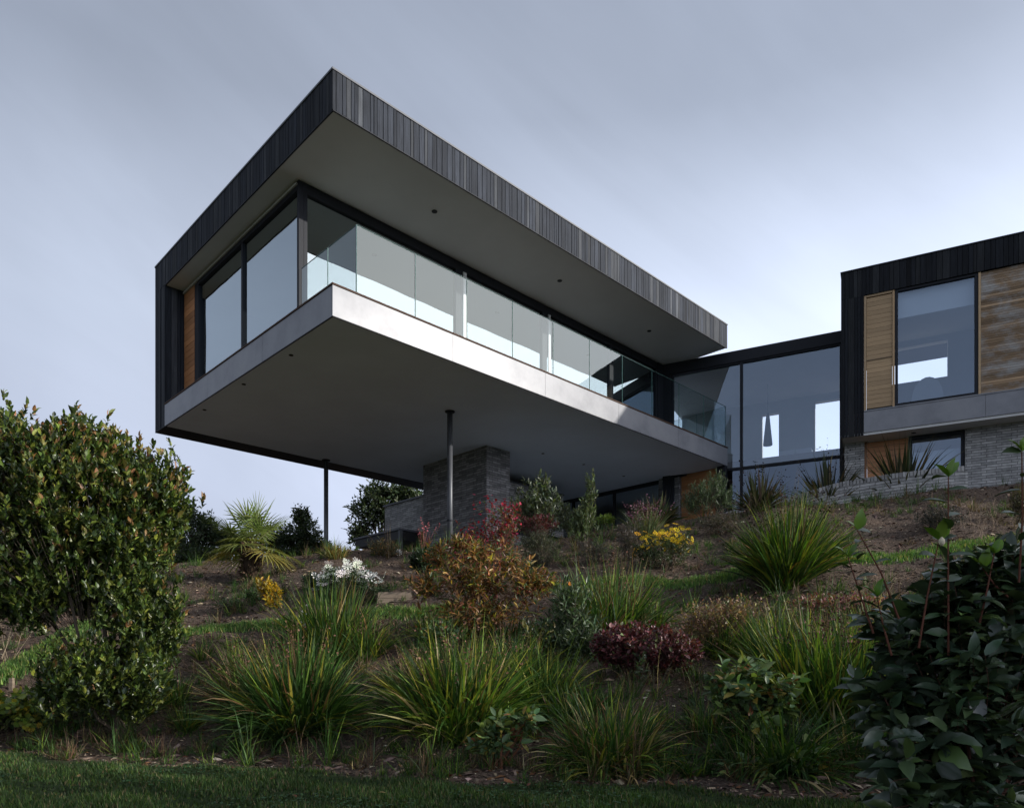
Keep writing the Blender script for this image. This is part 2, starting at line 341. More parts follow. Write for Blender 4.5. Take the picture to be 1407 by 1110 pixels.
def nonuni(lo, hi, step, far, n):
    c = np.arange(lo, hi+step/2, step); e = (np.geomspace(1, far, n+1) - 1 + 0)[1:]
    return np.concatenate([lo - e[::-1], c, hi + e])
def ground():
    xs = nonuni(-13, 13, 0.075, 900, 26); ys = np.concatenate([-(np.geomspace(1, 900, 22))[::-1], np.arange(0, 4, .25), np.arange(4, 19, .075), np.arange(19, 27, .4), 26 + np.geomspace(1.3, 1500, 26)])
    X, Y = np.meshgrid(xs, ys); Z = terr(X, Y)
    V = np.stack([X, Y, Z], -1).reshape(-1, 3); ny, nx = X.shape
    i = (np.arange(ny-1)[:, None]*nx + np.arange(nx-1)[None]).ravel()
    F = np.stack([i, i+1, i+nx+1, i+nx], 1)
    m = grass_mask(X, Y).ravel(); C = np.stack([m, m, m], 1)
    g = GB(); g.add(V, F.ravel(), np.full(len(F), 4), C)
    o = g.build('ground', M_GROUND, None, smooth=True); tag(o, kind='structure')
ground()

# ---------------------------------------------------------------- the house
def bounce_sheet():  # added pale sheet behind the crest to bounce light onto the slab underside
    f = Frame((-2.84, 11.5), (.714, .700), (-.700, .714)); a = np.linspace(5.6, 12.2, 30); b = np.linspace(.8, 8.4, 30); A_, B_ = np.meshgrid(a, b)
    P = f.o[:, None, None] + f.ex[:, None, None]*A_ + f.ey[:, None, None]*B_; Z = terr(P[0], P[1], False) + .05; V = np.stack([P[0], P[1], Z], -1).reshape(-1, 3)
    i = (np.arange(29)[:, None]*30 + np.arange(29)[None]).ravel(); F = np.stack([i, i+1, i+31, i+30], 1); g = GB(); g.add(V, F.ravel(), np.full(len(F), 4), (.5, .5, .5), np.stack([A_.ravel(), B_.ravel()], 1)[F.ravel()])
    tag(g.build('bounce_sheet', mat('pale_bounce_sheet', 0.85, 0.2, build=_paint((0.55, 0.55, 0.54), 3))), kind='structure')
bounce_sheet()
ZS0, ZS1, ZR0, ZR1 = EYE+5.55, EYE+6.07, EYE+8.81, EYE+9.46
H = Frame((-2.84, 11.5), (.714, .700), (-.700, .714))       # cantilevered wing
Wg = Frame((7.92, 17.5), (.890, -.455), (.455, .890))       # bedroom wing at the right
K = Frame((4.6, 21.2), (.890, -.455), (.455, .890))         # glazed link
rg = np.random.default_rng(7)
house = empty('modern_house', (0.3, 18.0, 3.5), 'dark timber clad modern house with a cantilevered glazed upper floor above the sloping garden', 'house')
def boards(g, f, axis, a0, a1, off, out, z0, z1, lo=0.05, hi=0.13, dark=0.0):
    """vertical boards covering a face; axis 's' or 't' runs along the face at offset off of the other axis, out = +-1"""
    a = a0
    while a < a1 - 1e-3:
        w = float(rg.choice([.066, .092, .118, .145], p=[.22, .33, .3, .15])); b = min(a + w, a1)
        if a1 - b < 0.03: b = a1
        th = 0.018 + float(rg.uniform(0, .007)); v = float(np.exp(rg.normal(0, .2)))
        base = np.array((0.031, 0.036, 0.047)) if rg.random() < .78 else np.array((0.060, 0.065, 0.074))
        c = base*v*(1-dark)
        p0, p1 = off, off + out*th
        if axis == 's': f.box(g, a+.006, b-.006, p0, p1, z0, z1, c)
        else: f.box(g, p0, p1, a+.006, b-.006, z0, z1, c)
        a = b
LS, LT = 12.35, 8.06
# roof
g = GB(); H.box(g, .03, LS-.03, .03, LT-.03, ZR0+.03, ZR1-.02)
roof = g.build('roof', M_DARK, house)
g = GB()
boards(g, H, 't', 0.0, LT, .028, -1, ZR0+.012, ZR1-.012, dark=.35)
boards(g, H, 's', 0.0, LS, .028, -1, ZR0+.012, ZR1-.012)
boards(g, H, 't', 0.0, LT, LS-.028, 1, ZR0+.012, ZR1-.012)
boards(g, H, 's', 0.0, LS, LT-.028, 1, ZR0+.012, ZR1-.012)
g.build('roof_cladding', M_CLAD, roof)
g = GB(); H.box(g, -.008, LS+.008, -.008, .10, ZR1-.009, ZR1+.022); H.box(g, -.008, .10, .1025, LT+.008, ZR1-.009, ZR1+.022)
H.box(g, LS-.1, LS+.008, .1025, LT+.008, ZR1-.009, ZR1+.022); H.box(g, .1025, LS-.1025, LT-.1, LT+.008, ZR1-.009, ZR1+.022)
g.build('metal_capping', M_CAP, roof)
g = GB(); H.box(g, .035, LS-.035, .035, 7.42, ZR0+.005, ZR0+.028); g.build('soffit', M_SOFFIT, roof)
g = GB(); H.box(g, .012, LS-.012, .006, .033, ZR0-.004, ZR0+.010); H.box(g, .006, .033, .036, LT-.65, ZR0-.004, ZR0+.010); g.build('soffit_trim', M_DARK, roof)
def downlight(parent, x, y, z, r=.055):
    g = GB(); tube(g, [(x, y, z+.004), (x, y, z-.008)], r, 20)
    o = g.build('downlight', M_DARK, parent)
    g = GB(); tube(g, [(x, y, z-.0075), (x, y, z-.011)], r*.7, 16); g.build('lens', M_LAMP, o)
for px, py in [(597, 291), (769, 386), (892, 455)]:
    d = (ZR0-EYE)*FPX/(HY-py); downlight(roof, (px-CX)/FPX*d, d, ZR0+.004)
# left side wall
g = GB(); H.box(g, .03, LS-.03, 7.45, LT-.03, ZS0+.02, ZR0+.028)
sw = g.build('side_wall', M_DARK, house)
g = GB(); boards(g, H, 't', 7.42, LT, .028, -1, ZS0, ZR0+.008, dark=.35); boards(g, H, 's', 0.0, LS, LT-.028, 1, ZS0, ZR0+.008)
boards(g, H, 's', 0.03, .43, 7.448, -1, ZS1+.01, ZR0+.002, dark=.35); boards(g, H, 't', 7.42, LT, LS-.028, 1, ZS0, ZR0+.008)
g.build('wall_cladding', M_CLAD, sw)
g = GB(); H.box(g, .0, LS, 7.425, LT, ZS0-.012, ZS0-.002); g.build('base_trim', M_DARK, sw)
# floor slab
g = GB(); H.box(g, .03, LS-.03, .03, 7.418, ZS0+.02, ZS1-.03); slab = g.build('floor_slab', M_DARK, house)
g = GB()
for a, b in [(0, 2.45), (2.45, 4.93), (4.93, 7.42)]: H.box(g, 0, .028, max(a, 0.03)+.003, b-.003, ZS0, ZS1-.035)
for a, b in [(0, 2.47), (2.47, 4.94), (4.94, 7.41), (7.41, 9.88), (9.88, 12.35)]: H.box(g, a+(.003 if a else 0), b-.003, 0, .028, ZS0, ZS1-.035)
H.box(g, LS-.028, LS, .03, 7.418, ZS0, ZS1-.035)
g.build('fascia_panel', M_FASCIA, slab)
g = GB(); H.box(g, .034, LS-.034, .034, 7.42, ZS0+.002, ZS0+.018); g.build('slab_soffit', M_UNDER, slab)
g = GB(); H.box(g, .0, LS, .0, .02, ZS0-.014, ZS0-.001); H.box(g, .0, .02, .021, 7.42, ZS0-.014, ZS0-.001); g.build('drip_edge', M_DARK, slab)
g = GB(); H.box(g, -.012, LS, -.012, 1.86, ZS1-.028, ZS1); H.box(g, -.012, .36, 1.861, 7.42, ZS1-.028, ZS1); g.build('deck', M_DECK, slab)
for px, py in [(400, 488), (335, 528), (281, 563), (746, 623), (802, 638), (857, 654)]:
    d = (ZS0-EYE)*FPX/(HY-py); downlight(slab, (px-CX)/FPX*d, d, ZS0+.001, .04)
# interior shell of the upper floor
g = GB(); H.box(g, .55, LS-.05, 2.02, 7.40, ZS1, ZS1+.02); g.build('interior_floor', M_FLOORIN, house)
g = GB(); H.box(g, .40, LS-.05, 1.95, 7.40, ZR0-.07, ZR0-.04); g.build('interior_ceiling', M_CEILIN, house)
g = GB(); H.box(g, .55, LS-.05, 7.35, 7.40, ZS1+.02, ZR0-.07); H.box(g, LS-.12, LS-.06, 2.02, 7.34, ZS1+.02, ZR0-.07)
H.box(g, 7.4, 7.52, 4.4, 7.34, ZS1+.02, ZR0-.07); g.build('interior_wall', M_WALLIN, house)
def glazing(name, f, axis, off, a0, a1, z0, z1, stops, fw=.06, fd=.10, head=.16, sill=.05, gm=M_GLASS, parent=house, trans=(), mull=None, gdir=1):
    """frame with posts at stops and a pane of its own in every bay"""
    g = GB()
    def B(a, b, o0, o1, z_0, z_1):
        if axis == 's': f.box(g, a, b, o0, o1, z_0, z_1)
        else: f.box(g, o0, o1, a, b, z_0, z_1)
    B(a0, a1, off, off+gdir*fd, z1-head, z1); B(a0, a1, off, off+gdir*fd, z0, z0+sill)
    xs = [a0] + list(stops) + [a1]
    for i, a in enumerate(xs):
        w = fw if (mull is None or i in (0, len(xs)-1)) else mull
        lo = a if i == 0 else (a - w if i == len(xs)-1 else a - w/2)
        B(lo, lo+w, off+gdir*.002, off+gdir*(fd-.002), z0+sill, z1-head)
        xs[i] = (lo, lo+w)
    for tz in trans:
        for (l0, h0), (l1, h1) in zip(xs[:-1], xs[1:]): B(h0, l1, off+gdir*.006, off+gdir*(fd-.006), tz-.035, tz+.035)
    fr = g.build(name, M_DARK, parent)
    zz = [z0+sill] + [q for tz in trans for q in (tz-.035, tz+.035)] + [z1-head]
    for (l0, h0), (l1, h1) in zip(xs[:-1], xs[1:]):
        for q in range(0, len(zz), 2):
            o0 = off+gdir*fd*.5
            P = [(h0, o0, zz[q]), (l1, o0, zz[q]), (l1, o0, zz[q+1]), (h0, o0, zz[q+1])]
            P = [f.p(a, b, z) if axis == 's' else f.p(b, a, z) for a, b, z in P]
            gg = GB(); gg.add(P, [0, 1, 2, 3], [4]); gg.build('pane', gm, fr)
    return fr
glazing('corner_window', H, 't', .43, 1.90, 6.62, ZS1+.005, ZR0, [4.28], fw=.07, head=.16)
g = GB(); H.box(g, .44, .60, 6.625, 6.78, ZS1+.004, ZR0-.001); g.build('window_jamb', M_DARK, house)
glazing('balcony_window', H, 's', 1.90, .535, 11.75, ZS1+.005, ZR0-.002, [4.22, 6.96, 9.60], fw=.07, head=.19, mull=.16)
for a, b in ((4.33, 4.42), (7.07, 7.14)):
    g = GB(); H.box(g, a, b, 1.87, 1.899, ZS1+.01, ZR0-.2); g.build('door_post', M_PALE, house)
g = GB(); H.box(g, 11.752, LS-.002, 1.88, 2.05, ZS1+.002, ZR0-.003); g.build('end_post', M_DARK, house)
# timber panel left of the corner window
def slats(g, f, axis, a0, a1, off, th, z0, z1, pitch=.075, gap=.008, var=.12, out=-1):
    z = z0
    while z < z1 - .01:
        h = min(pitch, z1 - z) - gap; v = float(np.exp(rg.normal(0, var))); c = (v, v*.98, v*.95)
        o1 = off + out*(th + float(rg.uniform(0, .003)))
        if axis == 's': f.box(g, a0, a1, off, o1, z, z+h, c)
        else: f.box(g, off, o1, a0, a1, z, z+h, c)
        z += pitch
g = GB(); slats(g, H, 't', 6.80, 7.41, .47, .03, ZS1+.01, ZR0-.01, .14); g.build('timber_panel', M_TIMBER, house)
# balustrade round the balcony
bal = GB(); H.box(bal, .45, LS-.02, .018, .05, ZS1-.0, ZS1+.012); H.box(bal, .45, .48, .051, 1.88, ZS1, ZS1+.012)
H.box(bal, LS-.05, LS-.02, .051, 1.86, ZS1, ZS1+.012)
balo = bal.build('balustrade', M_DARK, house)
def gpanel(s0, s1, t0, t1, ztop):
    g = GB()
    if s1 - s0 > t1 - t0: P = [(s0, (t0+t1)/2), (s1, (t0+t1)/2)]
    else: P = [((s0+s1)/2, t0), ((s0+s1)/2, t1)]
    g.add([H.p(*P[0], ZS1+.012), H.p(*P[1], ZS1+.012), H.p(*P[1], ztop), H.p(*P[0], ztop)], [0, 1, 2, 3], [4])
    o = g.build('glass_panel', M_BALU, balo)
    g = GB()
    if s1 - s0 > t1 - t0: H.box(g, s0+.0, s1-.0, t0-.0015, t1+.0015, ztop, ztop+.006); H.box(g, s0, s0+.010, t0-.001, t1+.001, ZS1+.012, ztop-.001)
    else: H.box(g, s0-.0015, s1+.0015, t0, t1, ztop, ztop+.006); H.box(g, s0-.001, s1+.001, t0, t0+.010, ZS1+.012, ztop-.001)
    g.build('panel_edge', M_GEDGE, o)
nb = 10
for i in range(nb):
    a = .45 + 1.188*i; gpanel(a+.004, a+1.188-.004, .028, .040, ZS1+1.12)
gpanel(.458, .470, .045, .93, ZS1+1.12); gpanel(.458, .470, .94, 1.86, ZS1+1.12)
gpanel(LS-.042, LS-.030, .045, .93, ZS1+1.12); gpanel(LS-.042, LS-.030, .94, 1.84, ZS1+1.12)
# columns and brick pier
for s, t in [(4.1, 2.06), (4.1, 7.28)]:
    x, y, _ = H.p(s, t, 0); g = GB(); tube(g, [(x, y, 2.6), (x, y, ZS0-.012)], .060, 24)
    c = g.build('support_column', M_COLUMN, house, smooth=True)
    for p in c.data.polygons:
        if len(p.vertices) > 4: p.use_smooth = False
    g = GB(); tube(g, [(x, y, ZS0-.013), (x, y, ZS0+.004)], .11, 24); g.build('cap_plate', M_DARK, c)
    g = GB(); tube(g, [(x, y, 3.95), (x, y, 3.99)], .070, 24); g.build('collar', M_DARK, c)
g = GB(); H.box(g, 6.30, 7.12, 3.28, 5.88, 2.4, ZS0+.003); g.build('brick_pier', M_BRICK, house)
# lower floor under the cantilever
g = GB(); H.box(g, 12.2, 12.45, 1.46, 2.16, 3.4, ZS0+.001); g.build('brick_wall', M_BRICK, house)
g = GB(); H.box(g, 12.2, 16.0, 7.2, 8.0, 3.0, ZS0+.001); g.build('brick_wall', M_BRICK, house)
glazing('lower_window', H, 't', 12.28, 2.165, 7.19, 3.6, ZS0, [3.9, 5.6], head=.10)
g = GB(); slats(g, H, 't', .26, 1.455, 12.30, .03, 3.9, ZS0-.01, .125); dr = g.build('timber_door', M_TIMBER, house)
g = GB(); H.box(g, 12.21, 12.33, .0, .255, 3.6, ZS0-.003); H.box(g, 12.21, 12.45, .26, 1.455, 3.6, 3.89); g.build('door_frame', M_DARK, dr)
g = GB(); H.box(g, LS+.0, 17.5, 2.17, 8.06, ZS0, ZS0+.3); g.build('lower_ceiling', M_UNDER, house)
g = GB(); H.box(g, 17.3, 17.5, .5, 8.06, 3.0, ZS0-.002); H.box(g, 12.46, 17.29, 1.5, 1.6, 3.0, ZS0-.002); g.build('interior_wall', M_WALLIN, house)
# glazed link
LK = 4.62; KZ = EYE+8.0
lk = glazing('link_window', K, 's', 0.0, .02, LK, 4.2, KZ+.50, [2.02], fw=.09, fd=.12, head=.04, sill=.05, gm=M_GLASSR, trans=(ZS0-.02,), mull=.07)
g = GB(); K.box(g, -.6, LK+.2, -.03, .25, KZ+.505, KZ+.82); K.box(g, -.6, LK+.2, .251, 4.0, KZ+.56, KZ+.80); g.build('link_roof', M_DARK, house)
g = GB(); K.box(g, -.2, .018, -.02, .25, 4.2, KZ+.50); g.build('link_post', M_DARK, house)
g = GB(); K.box(g, -.6, LK+.2, .13, 4.0, KZ+.44, KZ+.50); g.build('link_ceiling', M_CEILIN, house)
g = GB(); K.box(g, .1, LK+.2, .13, 3.8, ZS0-.05, ZS1-.3); g.build('link_floor', M_FLOORIN, house)
bt = 3.5; g = GB()       # back wall with its openings to the sky
for a, b, z0, z1 in [(-.5, 2.08, ZS0, KZ+.44), (2.08, 2.59, KZ+.07, KZ+.44), (2.59, 3.66, ZS0, KZ+.44), (3.66, 4.8, KZ+.22, KZ+.44), (2.08, 2.59, ZS0, 6.7), (3.66, 4.8, ZS0, 6.7), (-.5, 4.8, 3.5, ZS0-.06)]:
    K.box(g, a, b, bt, bt+.2, z0, z1)
K.box(g, 4.81, 5.0, .2, 3.7, 3.5, KZ+.44)
g.build('link_back_wall', M_WALLIN, house)
# bedroom wing
WL = 16.0
g = GB(); Wg.box(g, .03, WL, .03, 5.0, ZR0+.03, ZR1-.02); wr = g.build('wing_roof', M_DARK, house)
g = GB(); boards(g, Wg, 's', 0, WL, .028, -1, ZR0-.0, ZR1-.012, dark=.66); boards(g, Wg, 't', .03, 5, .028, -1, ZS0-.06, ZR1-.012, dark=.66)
boards(g, Wg, 's', 0, .50, .028, -1, ZS0-.06, ZR0-.003, dark=.66)
g.build('wing_cladding', M_CLAD, wr)
g = GB(); Wg.box(g, -.008, WL, -.008, .1, ZR1-.009, ZR1+.02); Wg.box(g, -.008, .1, .1025, 5, ZR1-.009, ZR1+.02); g.build('metal_capping', M_DARK, wr)
g = GB(); Wg.box(g, .03, .495, .03, 3.3, ZS0-.05, ZR0+.028); g.build('wing_wall', M_DARK, house)
bays = [(1.16, 2.80), (5.9, 7.6), (10.6, 12.3)]
g = GB()
prev = .50
for i, (a, b) in enumerate(bays):
    pass
slats(g, Wg, 's', .56, 1.10, .085, .03, ZS1+.05, ZR0-.06, .105, .005, .09)
tp = g.build('timber_shutter', M_TIMBERP, house)
g = GB(); Wg.box(g, .505, .555, .03, .10, ZS1, ZR0-.003, (1, 1, 1)); Wg.box(g, 1.105, 1.15, .03, .10, ZS1, ZR0-.003, (1.1, 1.05, 1)); Wg.box(g, .56, 1.10, .03, .10, ZR0-.05, ZR0-.003, (.9,)*3); Wg.box(g, .56, 1.10, .04, .09, 8.05, 8.075, (.4,)*3)
g.build('shutter_frame', M_TIMBERP, tp)
for (a, b) in bays:
    wo = glazing('wing_window', Wg, 's', .045, a, b, ZS1, ZR0-.004, [], fw=.06, head=.05, sill=.07, gm=M_GLASSR)
    g = GB(); Wg.box(g, a+.06, b-.06, .22, .226, ZR0-.60, ZR0-.06); Wg.box(g, a+.06, b-.06, .215, .232, ZR0-.625, ZR0-.602); g.build('roller_blind', M_BLIND, wo)
for a, b in [(2.86, 5.88), (7.65, 10.58), (12.35, WL)]:
    g = GB(); slats(g, Wg, 's', a, b, .09, .035, ZS1+.01, ZR0-.01, .055, .005, .13); o = g.build('timber_screen', M_TIMBERW, house, label='weathered horizontal timber slats with silvered patches')
    g = GB(); Wg.box(g, a-.05, a-.005, .035, .13, ZS1, ZR0-.003, (1.2, 1.2, 1.2)); g.build('screen_edge', M_TIMBERP, o)
    g = GB(); Wg.box(g, a-.04, b, .131, .2, ZS1, ZR0); g.build('screen_back', M_DARK, o)
g = GB(); a = .503
while a < WL: b = min(a+2.44, WL); Wg.box(g, a, b-.006, .0, .028, ZS0, ZS1-.035); a += 2.44
Wg.box(g, .503, WL, -.012, .04, ZS1-.028, ZS1-.001)
fs = g.build('wing_fascia_panel', M_FASCIA, house)
g = GB(); Wg.box(g, .03, WL, .03, 3.3, ZS0+.0, ZS1-.04); g.build('wing_floor', M_FLOORIN, house)
g = GB(); Wg.box(g, .0, WL, .029, 3.3, ZS0-.06, ZS0-.002); g.build('wing_soffit', M_SOFFIT, house)
x, y, _ = Wg.p(1.55, .35, 0); downlight(house, x, y, ZS0-.060, .05)
g = GB(); Wg.box(g, .5, WL, .21, 3.3, ZR0+.0, ZR0+.028); g.build('wing_ceiling', M_CEILIN, house)
g = GB(); B0 = 3.26; zw0, zw1 = EYE+7.70, EYE+8.66
for s0 in (0, 4.7, 9.4):
    Wg.box(g, s0+.5, s0+.9, B0, B0+.2, ZS1, ZR0); Wg.box(g, s0+.9, s0+2.44, B0, B0+.2, ZS1, zw0); Wg.box(g, s0+.9, s0+2.44, B0, B0+.2, zw1, ZR0); Wg.box(g, s0+2.44, s0+5.2, B0, B0+.2, ZS1, ZR0)
    Wg.box(g, s0+4.4, s0+4.5, .21, B0, ZS1, ZR0)
g.build('wing_back_wall', M_WALLIN, house)
# wing lower storey, set back
g = GB(); zb = 3.6
Wg.box(g, .06, .50, .55, .80, zb, ZS0-.062); Wg.box(g, 2.60, 8.0, .55, .80, zb, ZS0-.062); Wg.box(g, 8.0, WL, .55, .80, zb, ZS0-.062)
g.build('wing_brick_wall', M_BRICKL, house)
g = GB(); slats(g, Wg, 's', .56, 1.45, .66, .03, 3.9, ZS0-.07, .125); ld = g.build('timber_door', M_TIMBER, house)
g = GB(); Wg.box(g, .502, .555, .60, .72, 3.7, ZS0-.064, (.6,)*3); g.build('door_frame', M_TIMBER, ld)
wo = glazing('wing_lower_window', Wg, 's', .60, 1.46, 2.595, 3.9, ZS0-.063, [], fw=.07, head=.09, gm=M_GLASSR)
g = GB(); Wg.box(g, 1.53, 2.52, .80, .806, 3.9, ZS0-.42); g.build('roller_blind', M_BLIND, wo)
g = GB(); Wg.box(g, .8, WL, 2.8, 3.0, zb, ZS0-.07); g.build('interior_wall', M_WALLIN, house)

# pendant lamp seen inside the link
pt = K.p(2.10, 1.9, 0); 
u = (1055-CX)/FPX
sA = 2.2
q0 = K.p(0, 1.9, 0); q1 = K.p(1, 1.9, 0); dx, dy = q1[0]-q0[0], q1[1]-q0[1]; ss = (u*q0[1]-q0[0])/(dx-u*dy); X, Y = q0[0]+dx*ss, q0[1]+dy*ss
zt = EYE+(HY-567)/FPX*Y; zl = EYE+(HY-612)/FPX*Y
pl = empty('pendant_lamp', (X, Y, zl), 'slender dark cone pendant lamp hanging inside the glazed link', 'lamp')
g = GB(); tube(g, [(X, Y, zl), (X, Y, zl+.03), (X, Y, zt-.1), (X, Y, zt)], [.13, .135, .05, .02], 20); g.build('lamp_shade', M_LAMP, pl, smooth=True)
g = GB(); tube(g, [(X, Y, zt), (X, Y, KZ+.44)], .006, 6); g.build('cable', M_LAMP, pl)
cab = empty('sideboard', K.p(3.1, 3.2, ZS1-.3), 'pale sideboard standing between the far windows inside the glazed link', 'cabinet')
g = GB(); K.box(g, 2.66, 3.60, 2.95, 3.42, ZS1-.22, ZS1+.62); g.build('body', M_BLIND, cab)
for q in (2.67, 3.14): g = GB(); K.box(g, q, q+.45, 2.925, 2.948, ZS1-.20, ZS1+.60); g.build('door', M_PALE, cab)
g = GB(); K.box(g, 2.70, 3.56, 3.0, 3.38, ZS1-.30, ZS1-.222); g.build('plinth', M_LAMP, cab)
# armchair silhouette in the wing room
cx_, cy_, _ = Wg.p(1.9, 2.1, 0)
ch = empty('armchair', (cx_, cy_, ZS1-.04), 'rounded high backed armchair behind the big window of the right wing', 'chair')
F2 = Frame((cx_, cy_), (.890, -.455), (.455, .890))
g = GB(); F2.box(g, -.32, .32, -.3, .3, ZS1+.2, ZS1+.42); g.build('seat', M_BLIND, ch)
g = GB(); P = [F2.p(.36*math.cos(a), -.25-.1*math.sin(a), ZS1+.42+.75*math.sin(a)**.7) for a in np.linspace(0.02, math.pi-.02, 14)]
P2 = [(x_+.455*.12, y_+.89*.12, z_) for x_, y_, z_ in P]; n = len(P)
g.add(P+P2, list(range(n))+list(range(2*n-1, n-1, -1))+[k for i in range(n-1) for k in (i, n+i, n+i+1, i+1)], [n, n]+[4]*(n-1)); g.build('backrest', M_BLIND, ch)
g = GB()
for sx in (-.28, .28):
    for sy in (-.26, .26):
        p0 = F2.p(sx, sy, ZS1-.04); tube(g, [p0, (p0[0], p0[1], ZS1+.2)], .02, 8)
g.build('leg_frame', M_LAMP, ch)

# annexe behind the pier, seen under the cantilever
A = Frame((-4.2, 24.0), (.714, .700), (-.700, .714))
an = empty('brick_annexe', (-3, 23.5, 3.2), 'low pale brick annexe seen between the tree and the dark pier', 'outbuilding')
g = GB(); A.box(g, 0, 3.0, -5.2, 0, 4.75, EYE+5.25); g.build('wall', M_BRICKL, an)
g = GB(); A.box(g, -.05, 3.05, -5.2, .05, EYE+5.252, EYE+5.30); g.build('coping', M_CAP, an)
g = GB(); A.box(g, .08, 3.0, -5.2, -.02, 4.60, 4.745); g.build('recess_band', M_DARK, an)
g = GB(); A.box(g, .05, 3.0, -5.2, -.01, 2.8, 4.595); g.build('base_wall', M_BRICKL, an)
# dark open shelter in front of it
sh = empty('garden_shelter', (-3.6, 20.5, 3.2), 'low dark open sided shelter with flat roof and one pale post below the annexe', 'shelter')
d = 20.0; c0 = px2w(548, 725, d); Sf = Frame((c0[0], c0[1]), (.714, .700), (-.700, .714))
zt = c0[2]
g = GB(); Sf.box(g, 0, 2.0, 0, 2.3, zt-.05, zt); g.build('roof', M_CAP, sh)
g = GB(); Sf.box(g, .04, 1.9, .06, 2.25, zt-.30, zt-.051); Sf.box(g, .02, .1, .35, 2.2, zt-.62, zt-.42); Sf.box(g, 1.6, 1.7, .06, 2.2, 3.0, zt-.31); g.build('panel', M_LAMP, sh)
g = GB(); Sf.box(g, .02, .12, -.02, .055, 2.8, zt-.051); Sf.box(g, .02, .10, 2.2, 2.28, 2.8, zt-.31); g.build('post', M_COLUMN, sh)

# low curved retaining wall at the right, with a course of bricks on end along its top
def low_wall():
    top = [(985, 706, 16.2), (1040, 694, 16.0), (1085, 683, 15.8), (1150, 663, 15.4), (1230, 650, 15.0), (1300, 642, 14.7), (1330, 640, 14.6)]
    P = np.array([px2w(*q) for q in top]); tt = np.linspace(0, 1, 60); k = np.linspace(0, 1, len(P))
    P = np.stack([np.interp(tt, k, P[:, i]) for i in range(3)], 1)
    for _ in range(6): P[1:-1] = (P[:-2] + P[2:] + 2*P[1:-1])/4
    w = empty('garden_wall', (P[30][0], P[30][1], 4.0), 'low curved pale brick retaining wall topped with upright bricks in front of the right wing', 'wall')
    dd = np.diff(P[:, :2], axis=0); L = np.concatenate([[0], np.cumsum(np.hypot(dd[:, 0], dd[:, 1]))])
    T = np.gradient(P[:, :2], axis=0); T /= np.linalg.norm(T, axis=1)[:, None]; Nn = np.stack([-T[:, 1], T[:, 0]], 1)
    def strip(g, off0, off1, zt, zb, col=None):
        n = len(P); a = P[:, :2] + Nn*off0; b = P[:, :2] + Nn*off1
        V = np.concatenate([np.column_stack([a, zb]), np.column_stack([a, zt]), np.column_stack([b, zt]), np.column_stack([b, zb])])
        lo = []; uv = []
        for r in range(3):
            for i in range(n-1):
                q = [r*n+i, r*n+i+1, (r+1)*n+i+1, (r+1)*n+i]; lo += q
                for kk in q: j = kk % n; uv.append((L[j], V[kk][2] - P[j, 2] + (.1 if r == 1 else 0)))
        g.add(V, lo, [4]*(3*(n-1)), col, np.array(uv))
    g = GB(); strip(g, 0, .22, P[:, 2]-.10, np.full(len(P), 3.3)); g.build('brick_courses', M_BRICKL, w)
    g = GB(); l = 0.0
    while l < L[-1]-.06:
        m = l + .03; x, y, z = [np.interp(m, L, P[:, i]) for i in range(3)]; tx, ty = [np.interp(m, L, T[:, i]) for i in range(2)]
        F = Frame((x, y), (tx, ty), (-ty, tx)); v = float(np.exp(rg.normal(0, .2)))*.30
        F.box(g, -.027, .027, -.012, .232, z-.098, z+float(rg.uniform(-.003, .003)), (v, v*.985, v*.97)); l += .066
    g.build('upright_brick_course', M_STONE, w)
M_STONE = mat('upright_bricks', 0.85, 0.25, attr=True)
low_wall()
# ================================================================ planting
def foliage(name, rough=0.45, spec=0.4, transl=0.25, tint=(1.25, 1.3, 0.5)):
    m = bpy.data.materials.new(name); m.use_nodes = True; t = m.node_tree; b = t.nodes['Principled BSDF']; o = t.nodes['Material Output']
    b.inputs['Roughness'].default_value = rough; b.inputs['Specular IOR Level'].default_value = spec
    a = N(t, 'ShaderNodeAttribute', attribute_name='Col'); t.links.new(a.outputs['Color'], b.inputs['Base Color'])
    tr = N(t, 'ShaderNodeBsdfTranslucent'); v = N(t, 'ShaderNodeVectorMath', operation='MULTIPLY'); v.inputs[1].default_value = tint
    t.links.new(a.outputs['Color'], v.inputs[0]); t.links.new(v.outputs[0], tr.inputs[0])
    mx = N(t, 'ShaderNodeMixShader', inp={0: transl}); t.links.new(b.outputs[0], mx.inputs[1]); t.links.new(tr.outputs[0], mx.inputs[2]); t.links.new(mx.outputs[0], o.inputs[0])
    return m
M_LEAF = foliage('leaf_satin', 0.42, 0.45, 0.28)
M_GLOSSY = foliage('leaf_glossy', 0.36, 0.5, 0.12)
M_CAM = foliage('leaf_leathery', 0.30, 0.75, 0.10)
M_BLADE = foliage('grass_blade', 0.5, 0.22, 0.26, (1.05, 1.3, 0.4))
M_PETAL = foliage('petal', 0.7, 0.2, 0.3, (1, 1, 1))
M_BARK = mat('bark', 0.9, 0.15, attr=True)
M_DRY = mat('dry_stalk', 0.85, 0.15, attr=True)
M_MULCH = mat('mulch_chips', 0.95, 0.1, attr=True)

